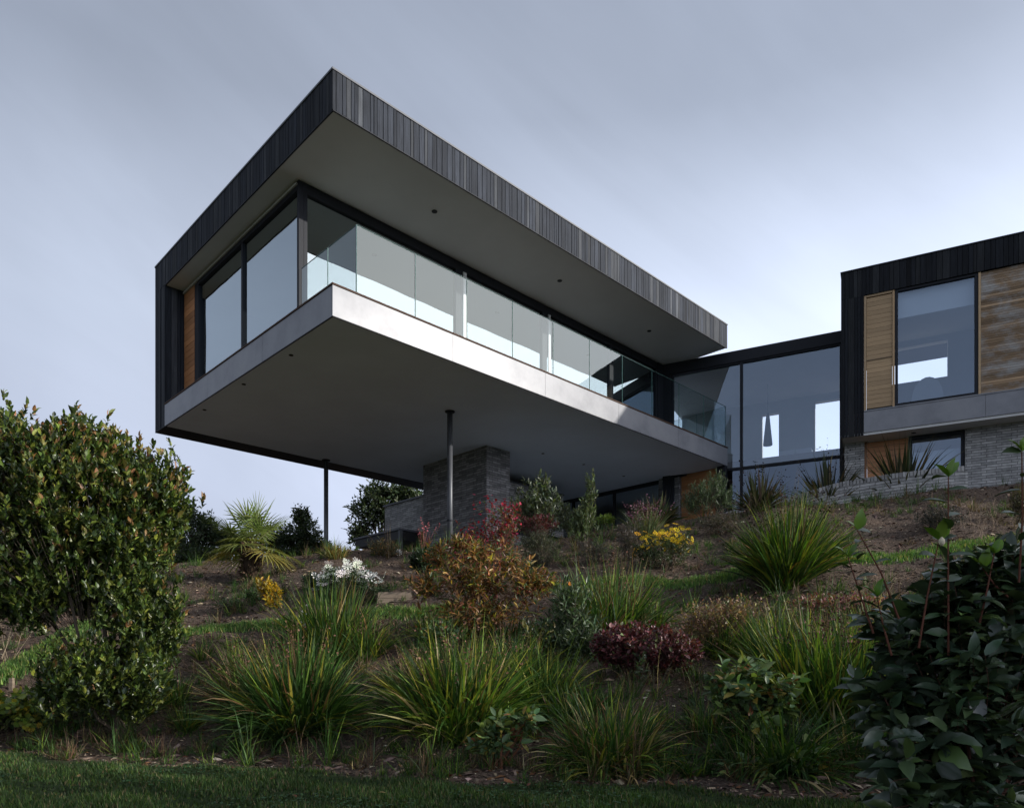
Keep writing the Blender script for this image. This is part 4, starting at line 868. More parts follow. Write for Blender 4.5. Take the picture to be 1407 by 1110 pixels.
P_SILV = [(3, (.075, .11, .06)), (2, (.115, .15, .09)), (2, (.05, .08, .035))]
shrub('willow_leaved_shrub', 'grey green narrow leaved shrub between the autumn shrub and the purple mound', 'shrub', 790, 930,
      [(780, 830, 30, 52, 0, .8), (800, 880, 44, 40, -.1, .8), (765, 870, 28, 34, 0, .8)], n=300, n_leaf=8, length=.16, leaf=.095, width=.2, spread=.95, pal=P_SILV, seed=36, up=.55, shell=.45, d=8.1, wob=.25)
shrub('grey_green_shrub', 'tall airy grey green shrub against the dark underside right of the brick pier', 'shrub', 742, 740,
      [(738, 690, 34, 30, 0, .9), (725, 705, 28, 24, 0, .9), (752, 705, 24, 30, 0, .9), (745, 668, 14, 14, 0, .8)], n=420, n_leaf=7, length=.13, leaf=.085, width=.35, spread=.9, pal=P_OLV, seed=37, shell=.5, d=13.0, wob=.25)
shrub('columnar_sapling', 'slim upright sapling right of the grey green shrub under the cantilever', 'sapling', 803, 745,
      [(806, 705, 16, 24, 0, .9), (811, 670, 7, 24, 0, .9), (796, 722, 18, 16, 0, .9)], n=210, n_leaf=7, length=.12, leaf=.075, width=.35, spread=.7, pal=[(3, (.08, .11, .05)), (2, (.12, .15, .07))], seed=38, up=.8, shell=.5, d=12.8, nstem=3, wob=.2)
shrub('feathery_shrub', 'feathery pale green shrub in front of the orange timber door under the cantilever', 'shrub', 975, 705,
      [(968, 680, 24, 22, 0, .9), (985, 665, 16, 20, 0, .9), (950, 690, 16, 14, 0, .8), (995, 685, 20, 18, 0, .8)], n=420, n_leaf=9, length=.15, leaf=.07, width=.13, spread=.7, pal=P_SILV, seed=39, up=.7, shell=.5, d=14.0, wob=.25)
P_BR = [(3, (.10, .075, .055)), (2, (.14, .10, .075)), (1, (.07, .075, .04)), (.5, (.06, .10, .03))]
shrub('brown_tuft_shrub', 'dull olive bushy plant below the grey green shrub on the upper slope', 'shrub', 745, 778, [(745, 757, 27, 20, 0, 1), (735, 742, 22, 14, 0, 1)], n=420, n_leaf=8, length=.08, leaf=.05, width=.15, spread=.8, pal=[(3, (.05, .06, .035)), (2, (.11, .11, .075))], seed=70, shell=.25)
shrub('dark_red_low_shrub', 'small dark red leaved plant at the foot of the grey green shrub', 'shrub', 738, 738, [(738, 720, 26, 13, 0, .9)], n=160, n_leaf=6, length=.08, leaf=.05, width=.4, spread=1., pal=[(3, (.09, .02, .025)), (1, (.06, .05, .03))], seed=71, d=12.4)
shrub('heather_shrub', 'greyish brown wispy plant left of the yellow daisies', 'shrub', 868, 768, [(868, 735, 22, 26, 0, .9), (862, 752, 24, 20, 0, .9)], n=260, n_leaf=7, length=.10, leaf=.05, width=.12, spread=.8, pal=[(3, (.06, .06, .05)), (2, (.10, .08, .07))], seed=72, shell=.4, wob=.2)
shrub('heather_shrub', 'faint grey wispy plant in the middle of the upper slope', 'shrub', 818, 775, [(818, 757, 32, 17, 0, .9)], n=240, n_leaf=7, length=.10, leaf=.045, width=.12, spread=.8, pal=[(3, (.06, .065, .055)), (2, (.09, .08, .07))], seed=73, shell=.4, wob=.2)
shrub('lime_plant', 'small lime green rosette plant on the crest under the cantilever', 'plant', 832, 722, [(832, 714, 13, 6, 0, 1)], n=50, n_leaf=6, length=.06, leaf=.09, width=.3, spread=1.1, pal=[(1, (.17, .24, .04))], seed=74)
shrub('crest_shrub', 'dark leafy bush on the crest between the sapling and the plumes', 'shrub', 785, 725, [(785, 712, 22, 16, 0, .9), (770, 700, 14, 14, 0, .9)], n=230, n_leaf=7, length=.10, leaf=.07, width=.35, spread=.9, pal=P_OLV, seed=75, shell=.4)
shrub('twiggy_pink_shrub', 'twiggy brownish pink plant with tiny dry leaves below the tall sunlit clump', 'shrub', 970, 905,
      [(975, 850, 48, 32, 0, .9), (1010, 838, 38, 20, 0, .9), (945, 868, 30, 28, 0, .8)], n=620, n_leaf=6, length=.09, leaf=.035, width=.4, spread=1., pal=[(3, (.22, .12, .08)), (2, (.28, .20, .12)), (2, (.13, .14, .05)), (1, (.30, .22, .05))], seed=76, shell=.4, wob=.2, twr=.003, ntw=520, stemcol=(.20, .13, .09))
shrub('red_tipped_low_shrub', 'low plant with dark red tips at the top of the tall right hand clump', 'shrub', 1160, 850, [(1140, 828, 62, 12, 0, .9), (1190, 832, 40, 14, 0, .9)], n=320, n_leaf=6, length=.06, leaf=.04, width=.45, spread=1., pal=[(3, (.16, .05, .05)), (2, (.26, .13, .10)), (2, (.10, .12, .04))], seed=77, d=7.8)
shrub('yellow_leaved_plant', 'small plant with golden leaves on the soil right below the fan palm', 'plant', 370, 838, [(370, 808, 15, 9, 0, .9), (377, 822, 12, 11, 0, .9), (362, 800, 8, 6, 0, .9)], n=80, n_leaf=6, length=.07, leaf=.07, width=.45, spread=1.1, pal=[(3, (.42, .27, .02)), (1, (.25, .2, .04))], seed=78)
shrub('green_seedling', 'small green bushy seedling left of the golden leaved plant', 'plant', 345, 830, [(346, 818, 12, 10, 0, .9)], n=80, n_leaf=6, length=.06, leaf=.045, width=.35, spread=1., pal=[(1, (.05, .09, .03))], seed=79)
shrub('green_seedling', 'low spreading weed on bare soil under the left side of the palm', 'plant', 315, 842, [(315, 830, 22, 8, 0, .9)], n=110, n_leaf=5, length=.05, leaf=.035, width=.35, spread=1., pal=[(1, (.05, .085, .03))], seed=80)
shrub('low_dark_shrub', 'dark rounded bush directly left of the autumn shrub', 'shrub', 585, 795, [(583, 768, 20, 18, 0, .9)], n=220, n_leaf=7, length=.07, leaf=.06, width=.4, spread=1., pal=[(2, (.025, .045, .02)), (1, (.05, .08, .03))], seed=81)
shrub('bronze_tuft', 'brown green tussock on the crest in front of the garden shelter', 'shrub', 530, 765, [(528, 752, 22, 11, 0, .9), (545, 762, 16, 10, 0, .9)], n=200, n_leaf=8, length=.10, leaf=.07, width=.1, spread=.8, pal=[(2, (.10, .09, .05)), (1, (.06, .08, .03)), (.6, (.3, .16, .05))], seed=82)
shrub('dark_mound', 'dark green low mound on the far side of the white flowers', 'shrub', 432, 810, [(430, 797, 14, 10, 0, .9)], n=110, n_leaf=6, length=.06, leaf=.05, width=.35, spread=1., pal=[(1, (.03, .055, .025))], seed=83)
P_HYP = [(4, (.10, .165, .07)), (3, (.07, .12, .05)), (2, (.18, .24, .07)), (.6, (.26, .2, .05)), (.3, (.20, .08, .03))]
def berries(root, rng, P, ax, W_, base):
    g = GB(); m = 60; i = rng.integers(0, len(P), m); T = P[i] + rng.normal(0, .01, (m, 3)) + np.array([0, 0, .03])
    scatter(g, HEX_V, HEX_F, basis(fibo(rng, m), np.tile((0., 0, 1), (m, 1)), rng)*(.016*rng.uniform(.7, 1.3, m))[:, None, None], T, pick(rng, [(2, (.35, .12, .05)), (1, (.03, .02, .02))], m, .2)); g.build('berries', M_PETAL, root)
shrub_oval('broad_leaved_shrub', 'leafy shrub with pale green oval leaves and small berries above the lawn at lower right', 'shrub', 1030, 1046,
      [(1030, 938, 56, 36, 0, .8), (1000, 945, 38, 34, 0, .8), (1065, 955, 42, 34, 0, .8), (1040, 985, 40, 30, 0, .8)], n=190, n_leaf=7, length=.12, leaf=.078, width=.5, spread=1.2, pal=P_HYP, seed=84, up=.5, shell=.5, flat=.35, extra=berries, stemcol=(.06, .035, .025), nstem=7, stemr=.007)
shrub_oval('broad_leaved_shrub', 'small leafy plant with yellowing oval leaves in front of the central grassy clump', 'shrub', 690, 1052,
      [(690, 1005, 40, 24, 0, .8), (665, 1022, 28, 15, 0, .8), (720, 985, 24, 18, 0, .8)], n=90, n_leaf=7, length=.11, leaf=.075, width=.45, spread=1.2, pal=P_HYP, seed=185, up=.4, shell=.5, flat=.35, stemcol=(.16, .07, .04), nstem=7)
shrub_oval('broad_leaved_shrub', 'low leafy plant with a red leaf at the lawn edge, lower right', 'shrub', 1075, 1065,
      [(1030, 1052, 34, 10, 0, .8), (1100, 1040, 36, 20, 0, .8)], n=44, n_leaf=7, length=.09, leaf=.08, width=.5, spread=1.2, pal=P_HYP, seed=86, up=.4, shell=.5, flat=.4, nstem=5)
shrub('single_stem_plant', 'thin single stemmed plant growing in front of the purple mound', 'plant', 880, 945, [(880, 915, 9, 26, 0, .9)], n=16, n_leaf=5, length=.08, leaf=.045, width=.4, spread=1.2, pal=P_SILV, seed=87, nstem=1, stemr=.006)
for i, (px, py, bl, pal, lab) in enumerate([
  (610, 905, [(606, 872, 30, 24, 0, .8)], P_HYP, 'leafy green plant under the left side of the autumn shrub'),
  (735, 915, [(728, 880, 34, 28, 0, .8)], [(3, (.03, .05, .02)), (2, (.05, .08, .03)), (.6, (.16, .14, .04))], 'dark leafy plant under the right side of the autumn shrub'),
  (1105, 900, [(1100, 868, 40, 26, 0, .8)], [(3, (.05, .07, .03)), (2, (.09, .10, .04)), (1, (.16, .09, .06))], 'dull leafy plant between the twiggy pinkish plant and tall right clump'),
  (700, 790, [(702, 772, 28, 18, 0, .9)], [(3, (.07, .075, .04)), (2, (.12, .10, .06))], 'wispy olive plant just right of the crimson flowered shrub'),
  (990, 735, [(990, 718, 30, 16, 0, .9)], [(3, (.06, .06, .045)), (2, (.10, .08, .06))], 'dim brownish plant left behind the tall sunlit clump'),
  (1285, 730, [(1290, 712, 34, 16, 0, .9)], [(3, (.025, .03, .03)), (2, (.04, .045, .04))], 'dark low mat forming plant on the soil below the garden wall at the right'),
  (1385, 775, [(1385, 752, 34, 16, 0, .9)], [(3, (.07, .075, .04)), (2, (.12, .11, .06))], 'dull olive tussock beneath the dried stems near the right edge'),
  (1398, 720, [(1402, 690, 16, 26, 0, .9)], [(3, (.06, .06, .03)), (2, (.12, .10, .04))], 'upright bronze bush at the right edge below the wing')]):
    shrub('bedding_plant', lab, 'plant', px, py, bl, n=330, n_leaf=6, length=.09, leaf=.055 if i < 3 else .042, width=.4 if i < 3 else .22, spread=1., pal=pal, seed=320+i, shell=.4, wob=.25, gap=.12 if i < 3 else 0.)
# trailing tangle at the left edge
shrub('trailing_plant', 'tangle of trailing green leaves along the lower left edge', 'ground cover', 70, 1000,
      [(60, 975, 62, 32, 0, .8), (120, 955, 45, 30, 0, .8), (0, 985, 60, 24, 0, .8), (150, 975, 40, 18, 0, .8)], n=900, n_leaf=5, length=.09, leaf=.045, width=.7, spread=1.2, pal=[(4, (.05, .085, .03)), (2, (.09, .13, .04)), (1, (.20, .22, .05))], seed=88, up=.3, shell=.35, tv=HEX_V, tf=HEX_F)
shrub('yellow_green_trailing_plant', 'bright yellow green round leaved patch in the lower left corner', 'ground cover', 12, 1000,
      [(14, 965, 40, 20, -.3, .8), (-25, 975, 40, 22, -.3, .8), (28, 985, 22, 14, -.3, .8)], n=120, n_leaf=4, length=.07, leaf=.06, width=.95, spread=1.3, pal=[(3, (.22, .28, .05)), (2, (.13, .20, .04)), (1, (.42, .36, .04))], seed=89, up=.4, shell=.3, tv=HEX_V, tf=HEX_F)
shrub('pink_flowering_plant', 'small pink flowered plant under the evergreen shrub at the left', 'flowering plant', 106, 955, [(104, 930, 16, 16, -.4, .8)], n=50, n_leaf=5, length=.06, leaf=.04, width=.5, spread=1.1, pal=[(1, (.06, .10, .03))], seed=90,
      extra=flowerheads((.55, .08, .32), .045, 12, .1))
def yflower(name, label, px, py, col, d=None, size=.05):
    rng = np.random.default_rng(int(px)); d = d or hit(px, py+6); c = px2w(px, py, d); b = np.array([c[0], c[1], float(terr(c[0], c[1], False))]); r = empty(name, b, label, 'flower')
    g = GB(); scatter(g, DAISY_V, DAISY_F, basis(fibo(rng, 3), np.tile((0., -1, .5), (3, 1)), rng)*size, np.tile(c, (3, 1)) + rng.normal(0, .006, (3, 3)), np.tile(col, (3, 1))); g.build('petals', M_PETAL, r)
    g = GB(); tube(g, [b, (b+c)/2+[.01, 0, 0], c], .003, 5, (.07, .1, .03)); g.build('flower_stalk', M_DRY, r)
yflower('yellow_bloom', 'single yellow bloom low in the trailing leaves, left of its pair', 44, 1003, (.5, .38, .05), 6.9); yflower('yellow_bloom', 'single yellow bloom low in the trailing leaves, right of its pair', 54, 997, (.5, .36, .05), 6.95)
yflower('white_bloom', 'lone white bloom on the crest in front of the garden shelter', 548, 758, (.8, .78, .75), None, .12)
yflower('orange_bloom', 'single orange bloom right of the gold leaved shrub', 781, 802, (.75, .28, .05), 8.4, .05)

# ---------------------------------------------------------------- fan palm
def palm():
    rng = np.random.default_rng(5); px, py = 343, 800; d = hit(px, py); X = (px-CX)/FPX*d; z = float(terr(X, d, False)); base = np.array([X, d, z]); k = d/FPX
    r = empty('fan_palm', base, 'small fan palm with yellow green fronds on the left of the slope', 'palm tree')
    top = base + np.array([.02, 0, 52*k]); g = GB(); tube(g, [base-[0, 0, .1], base+(top-base)*.5, top], [.10, .12, .09], 12, (.05, .035, .025))
    n = 260; an = rng.uniform(0, 6.28, n); q = rng.random(n); T = base + (top-base)*q[:, None]; dv = np.stack([np.cos(an)*.7, np.sin(an)*.7, rng.uniform(-.1, .9, n)], 1); T = T + np.stack([np.cos(an), np.sin(an), 0*an], 1)*.09
    scatter(g, DIAM_V, DIAM_F, basis(dv, np.stack([np.cos(an), np.sin(an), an*0], 1), rng)*np.array([.16, .04, .1])[None, None, :], T, pick(rng, [(1, (.09, .06, .04))], n)); g.build('trunk', M_BARK, r)
    F = []
    for i in range(19):
        az = i*2.4 + rng.normal(0, .25); q = i/18.0; el = R(80 - 100*q + rng.normal(0, 6)); F.append((az, el, q))
    for az, el, q in F:
        h = np.array([math.cos(az), math.sin(az), 0]); ax = h*math.cos(el) + np.array([0, 0, math.sin(el)]); pl = rng.uniform(.34, .52); p0 = top - [0, 0, .06]; p1 = p0 + ax*pl + np.array([0, 0, -.04*math.cos(el)])
        fan = unit(ax + np.array([0, 0, -.35*math.cos(el)])); sd = unit(np.cross(fan, (0, 0, 1.0001))); up = np.cross(sd, fan)
        nl = 22; th = np.radians(np.linspace(-128, 128, nl)) + rng.normal(0, .03, nl); dirs = fan*np.cos(th)[:, None] + sd*np.sin(th)[:, None] + up*(.10)
        L = rng.uniform(.50, .64)*(1-.28*np.abs(th/2.3)**2)*rng.uniform(.93, 1.05, nl); base_c = (.13, .17, .04) if q < .45 else ((.16, .18, .045) if q < .85 else (.26, .22, .06))
        g = GB(); C = pick(rng, [(1, base_c)], nl, .12); A = np.tile(p1, (nl, 1)); pts = []
        for f_, dz in ((0, 0), (.35, .0), (.7, -.06), (1, -.19)): pts.append(A + dirs*(L*f_)[:, None] + np.array([0, 0, 1])*(dz*L*(1.4 if q > .5 else .7))[:, None])
        acr = unit(np.cross(dirs, np.tile(up, (nl, 1)))); ws = (.006, .014, .009, .001); V = []
        for P_, w_ in zip(pts, ws): V += [P_+acr*w_, P_-up*w_*.45, P_-acr*w_]
        V = np.stack(V, 1); f = []
        for s in range(3):
            for e in range(2): f.append((3*s+e, 3*s+e+1, 3*s+e+4, 3*s+e+3))
        lo = np.concatenate([np.array(x) for x in f]); Lp = (lo[None] + (np.arange(nl)*12)[:, None]).ravel(); g.add(V.reshape(-1, 3), Lp, np.full(nl*6, 4), np.repeat(C, 12, 0)); fo = g.build('frond', M_LEAF, r)
        g = GB(); tube(g, [p0, (p0+p1)/2+[0, 0, .02], p1], [.012, .009, .007], 6, (.16, .17, .06)); g.build('petiole', M_BARK, fo)
palm()

# ---------------------------------------------------------------- trees beyond the crest
P_FAR = [(3, (.035, .055, .022)), (2, (.05, .075, .03)), (1, (.08, .10, .045))]
def tree(label, px, d, bl, n, leaf, seed, pal=P_FAR, cat='tree', name='evergreen_tree', wob=.22):
    rng = np.random.default_rng(seed); X = (px-CX)/FPX*d; z = float(terr(X, d, False)); base = np.array([X, d, z]); r = empty(name, base, label, cat, 'trees and bushes beyond the crest')
    W_ = blobs_world(d, bl); P, D = crown_tips(rng, W_, n, .33, wob); cl = rng.random(len(P)) < (.55 + .45*np.sin(P[:, 0]*2.3+P[:, 2]*3.1)*np.sin(P[:, 1]*1.9+P[:, 2]*2.2)) ; P = P[cl]; D = D[cl]
    g = GB(); shoots(g, rng, P, unit(D+rng.normal(0, .5, D.shape)), 9, leaf*3.2, leaf, .42, 1.1, pal, tv=DIAM_V, tf=DIAM_F); g.build('crown', M_LEAF, r)
    g = GB(); top = W_[0][0]; tube(g, [base-[0, 0, .3], base*.5+top*.5+rng.normal(0, .05, 3), top], [.16, .11, .05], 8, (.05, .04, .03))
    for c, rr in W_: tube(g, [base*.55+top*.45, (top+c)/2, c+rr*rng.uniform(-.3, .3, 3)], [.07, .05, .02], 6, (.05, .04, .03))
    k = rng.choice(len(P), min(len(P), 220), replace=False); twigs(g, P[k]*.45+W_[0][0]*.55, P[k], .009, (.05, .04, .03), 3, .08, rng); g.build('trunk', M_BARK, r)
tree('dark spreading evergreen tree beyond the low brick annexe', 525, 31, [(530, 700, 42, 34, 0, .8), (505, 705, 26, 30, 0, .8), (560, 680, 34, 20, 0, .8), (515, 678, 24, 20, 0, .8), (495, 735, 22, 18, 0, .8), (590, 690, 30, 20, .5, .8)], 1700, .17, 101)
tree('dark bushy tree beyond the crest right of the palm', 413, 24, [(415, 738, 32, 26, 0, .9), (415, 712, 14, 16, 0, .9), (440, 752, 20, 14, 0, .9), (380, 742, 30, 20, 0, .8), (405, 765, 50, 16, 0, .8)], 2000, .11, 102)
tree('dark bushy tree beyond the crest left of the palm', 265, 22, [(262, 742, 40, 30, 0, .9), (280, 720, 22, 20, 0, .9), (262, 705, 16, 18, 0, .9), (300, 745, 36, 26, 0, .8), (335, 748, 30, 20, 0, .8), (275, 772, 70, 20, 0, .8)], 2600, .11, 103)
tree('round dark bush behind the big evergreen at the left', 215, 20, [(215, 745, 40, 30, 0, .9), (150, 760, 50, 25, 0, .9)], 900, .12, 104)
tree('tree beyond the house, seen through the far windows of the link', 1140, 34, [(1138, 640, 26, 18, 0, .8), (1120, 648, 20, 12, 0, .8), (1062, 655, 20, 16, 0, .8)], 900, .16, 106)
def fern(px, py, d):
    clump('bronze_grass', 'yellowish feathery grass at the foot of the left column beside the shelter', px, py, 26, 160, (0, 60), .16, .012, (5, 60), seed=105, d=d, cat='ornamental grass', pal=[(2, (.16, .18, .06)), (2, (.3, .2, .07))])
fern(462, 760, 13.5)

# ---------------------------------------------------------------- near dark shrub at lower right
P_CAM = [(5, (.036, .060, .034)), (3, (.055, .086, .040)), (1.4, (.085, .13, .04))]
def tallshoots(root, rng, P, ax, W_, base):
    for (x0, y0, x1, y1, nl, sc) in [(1303, 900, 1303, 655, 13, 1.0), (1235, 850, 1178, 728, 8, .8), (1262, 890, 1290, 742, 7, .9), (1200, 870, 1165, 765, 7, .6), (1345, 860, 1366, 760, 8, .8), (1400, 800, 1404, 620, 10, 1.0), (1385, 820, 1350, 780, 7, .9), (1225, 900, 1205, 820, 7, .8)]:
        d = 3.0; A_, B_ = px2w(x0, y0, d), px2w(x1, y1, d); g = GB(); mid = (A_+B_)/2 + rng.normal(0, .008, 3); tube(g, [A_, mid, B_], [.0048, .0036, .0022], 7, (.11, .045, .03)); sh = g.build('tall_shoot', M_BARK, root)
        g = GB(); q = np.linspace(.12, 1, nl); T = A_ + (B_-A_)*q[:, None]; an = np.arange(nl)*2.5 + rng.uniform(0, 6); dv = np.stack([np.cos(an), np.sin(an)*.7, rng.uniform(-.15, .45, nl)], 1)
        T = np.concatenate([T, np.tile(B_, (3, 1))]); dv = np.concatenate([dv, [(.1, -.3, 1), (-.6, -.2, .5), (.5, .1, .8)]]); L = (.4+.6*sc)*.088*rng.uniform(.8, 1.15, nl+3)
        C = pick(rng, [(1, (.035, .06, .025))], nl+3, .1); C[-3:] = pick(rng, [(1, (.11, .20, .02))], 3, .1)
        scatter(g, OVAL_V, OVAL_F, basis(dv, np.tile((0., -.5, 1.), (nl+3, 1)), rng, .2)*np.stack([L, L*.52, L], -1)[:, None, :], T, C); g.build('shoot_leaves', M_GLOSSY, sh, smooth=True)
    g = GB(); c = px2w(1294, 745, 2.98); tube(g, [c+[0, 0, .022], c+[0, 0, .012], c, c-[0, 0, .014]], [.003, .011, .013, .005], 10, (.75, .68, .52)); g.build('flower_bud', M_PETAL, root, smooth=True)
shrub_oval('large_leaved_evergreen', 'dark near shrub with large glossy oval leaves filling the lower right corner', 'shrub', 1330, 1100,
      [(1340, 940, 115, 160, 0, .8), (1290, 980, 100, 130, -.05, .8), (1400, 870, 105, 115, 0, .8), (1255, 875, 72, 72, .1, .8), (1215, 955, 52, 45, .05, .8), (1300, 1090, 100, 70, -.1, .8), (1370, 808, 80, 55, .1, .8), (1240, 1060, 50, 60, 0, .8), (1450, 1020, 110, 170, 0, .8), (1310, 825, 62, 45, .05, .8), (1398, 775, 45, 40, .1, .8), (1335, 785, 34, 30, .1, .8)],
      n=1000, n_leaf=7, length=.15, leaf=.10, width=.44, spread=1.35, gap=.10, pal=P_CAM, up=.45, mat_=M_CAM, seed=111, d=3.1, stemr=.012, nstem=16, shell=.42, wob=.16, twr=.003, stemcol=(.12, .06, .045), extra=tallshoots, flat=.45, ntw=420)

# ---------------------------------------------------------------- dry stems and small garden things
def dry_stems(label, px, py, hpx, n, seed, col=(.32, .24, .17), d=None, wpx=40, name='dried_stems', tilt=.35):
    rng = np.random.default_rng(seed); d = d or hit(px, py); X = (px-CX)/FPX*d; z = float(terr(X, d, False)); b = np.array([X, d, z]); k = d/FPX; r = empty(name, b, label, 'dead plant', 'dried stalks on the slope')
    A_ = b + np.stack([rng.normal(0, wpx*k*.4, n), rng.normal(0, .08, n), np.zeros(n)], 1); A_[:, 2] = terr(A_[:, 0], A_[:, 1], False); B_ = A_ + np.stack([rng.normal(0, tilt, n), rng.normal(0, tilt*.5, n), rng.uniform(.5, 1, n)], 1)*hpx*k
    g = GB(); twigs(g, A_, B_, .0035, col, 4, .08, rng); m = n*4; i = rng.integers(0, n, m); f = rng.uniform(.35, .9, m)[:, None]; P_ = A_[i] + (B_[i]-A_[i])*f; twigs(g, P_, P_ + np.stack([rng.normal(0, .3, m), rng.normal(0, .2, m), rng.uniform(.2, .7, m)], 1)*hpx*k*.35, .0018, col, 2, .1, rng); g.build('stalks', M_DRY, r)
    g = GB(); m = n*5; i = rng.integers(0, n, m); P_ = A_[i] + (B_[i]-A_[i])*rng.uniform(.4, 1, m)[:, None]; scatter(g, DIAM_V, DIAM_F, basis(fibo(rng, m), np.tile((0., 0, 1), (m, 1)), rng)*(.03*rng.uniform(.5, 1.2, m))[:, None, None], P_, pick(rng, [(1, tuple(np.array(col)*.6))], m)); g.build('dead_leaves', M_DRY, r)
dry_stems('thicket of bare buff dried stems on the slope near the right edge', 1350, 742, 58, 22, 121, wpx=60)
dry_stems('few bare leaning twigs on the soil below the turf strip at the right', 1218, 812, 48, 9, 122, wpx=40)
dry_stems('pale dried stalks standing on the mound behind the evergreen, left edge', 8, 905, 70, 7, 123, (.36, .29, .2), wpx=24)
dry_stems('brown wiry dead stems left of the big dark clump', 330, 925, 62, 22, 124, (.15, .085, .06), wpx=70)
dry_stems('brown wiry stems between the two big clumps at the lawn edge', 530, 900, 64, 20, 125, (.15, .085, .06), wpx=50)
dry_stems('fine dark stems with seed heads above the tall sunlit clump', 1010, 720, 44, 24, 126, (.09, .06, .05), wpx=60)
dry_stems('faint brown stalks behind the purple mound', 940, 800, 40, 12, 127, (.16, .1, .07), wpx=50)
def sleeper():
    d = hit(545, 826); F = Frame(((545-CX)/FPX*d, d), (1, .12), (-.12, 1)); z = float(terr(F.o[0], d, False)); k = d/FPX
    r = empty('timber_sleepers', (F.o[0], d, z), 'short weathered timber sleeper edging left of the gold leaved shrub', 'garden edging')
    for i, (a, b, zz) in enumerate([(-.28, .30, z-.05), (-.27, .22, z+.042)]):
        g = GB(); F.box(g, a, b, 0, .16, zz, zz+.088, (1, 1, 1)); g.build('sleeper', M_SLEEPER, r)
sleeper()
d = hit(16, 948); X = (16-CX)/FPX*d
g = GB(); WF.box(g, X-.02, X+.02, d-.02, d+.02, float(terr(X, d))-.1, float(terr(X, d))+.13, (1, 1, 1)); o = g.build('marker_stake', M_SLEEPER); tag(o, 'short pale grey stake beside the turf path at the left edge', 'stake')

# ---------------------------------------------------------------- turf and mulch
def turf():
    rng = np.random.default_rng(9); n = 230000
    Y = rng.uniform(3.6, 7.9, n)**1.0; X = (rng.uniform(-.80, .80, n))*Y; k = grass_mask(X, Y) > rng.random(n)*.8+.1
    X, Y = X[k], Y[k]; den = np.sin(X*3.1+Y*2.2)*np.sin(Y*4.3-X*1.2) + .6*np.sin(X*8+Y*9); keep = rng.random(len(X)) < .72 + .4*den + .25*np.sin(X*17+Y*5)*np.sin(Y*19-X*6); X, Y, den = X[keep], Y[keep], den[keep]
    for P, m in ((PATH1, 26000), (PATH2, 22000)):
        P = np.array(P); i = rng.integers(0, len(P)-1, m*1); f = rng.random(m); seg = np.hypot(*(P[1:]-P[:-1]).T); i = rng.choice(len(P)-1, m, p=seg/seg.sum())
        q = P[i] + (P[i+1]-P[i])*f[:, None] + rng.normal(0, .085, (m, 2)); X = np.concatenate([X, q[:, 0]]); Y = np.concatenate([Y, q[:, 1]]); den = np.concatenate([den, np.full(m, .6)])
    n = len(X); Z = terr(X, Y); h = rng.uniform(.018, .045, n)*(.85+.3*den)*np.where(Y > 8.0, 1.9, 1); h = np.clip(h, .012, .08); an = rng.uniform(0, 6.28, n); ln = rng.uniform(.1, .8, n)*h; w = rng.uniform(.0025, .005, n)*(1+Y/12)
    V = np.zeros((n, 3, 3)); c, s = np.cos(an), np.sin(an); V[:, 0] = np.stack([X-s*w, Y+c*w, Z-.003], 1); V[:, 1] = np.stack([X+s*w, Y-c*w, Z-.003], 1); V[:, 2] = np.stack([X+c*ln, Y+s*ln, Z+h], 1)
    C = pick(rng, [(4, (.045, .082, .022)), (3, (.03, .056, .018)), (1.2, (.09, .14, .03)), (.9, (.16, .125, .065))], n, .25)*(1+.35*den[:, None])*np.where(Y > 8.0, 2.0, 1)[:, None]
    g = GB(); g.add(V.reshape(-1, 3), np.arange(3*n), np.full(n, 3), np.repeat(C, 3, 0)); tag(g.build('turf_grass', M_BLADE), 'short green turf of the lawn and garden paths', 'grass', kind='stuff')
turf()
def clover():
    rng = np.random.default_rng(19); n = 9000; Y = rng.uniform(4.0, 7.6, n); X = rng.uniform(-.78, .78, n)*Y; k = (grass_mask(X, Y) > .6) & (np.sin(X*2.3+1)*np.sin(Y*3.1+X) + .4*np.sin(X*7)*np.sin(Y*8) > .15); X, Y = X[k], Y[k]; n = len(X)
    T = np.repeat(np.stack([X, Y, terr(X, Y)+rng.uniform(.012, .035, n)], 1), 3, 0); an = np.tile(np.arange(3)*2.09, n) + np.repeat(rng.uniform(0, 6, n), 3); d = np.stack([np.cos(an), np.sin(an), rng.normal(.1, .2, 3*n)], 1)
    s = np.repeat(rng.uniform(.009, .017, n), 3); g = GB(); scatter(g, HEX_V, HEX_F, basis(d, np.tile((0., 0, 1.), (3*n, 1)), rng, .2)*np.stack([s, s*1.1, s], -1)[:, None, :], T, pick(rng, [(3, (.035, .09, .035)), (1, (.06, .13, .045))], 3*n, .2)); tag(g.build('clover', M_LEAF), 'clover and small broad weeds in the lawn', 'ground cover', kind='stuff')
clover()
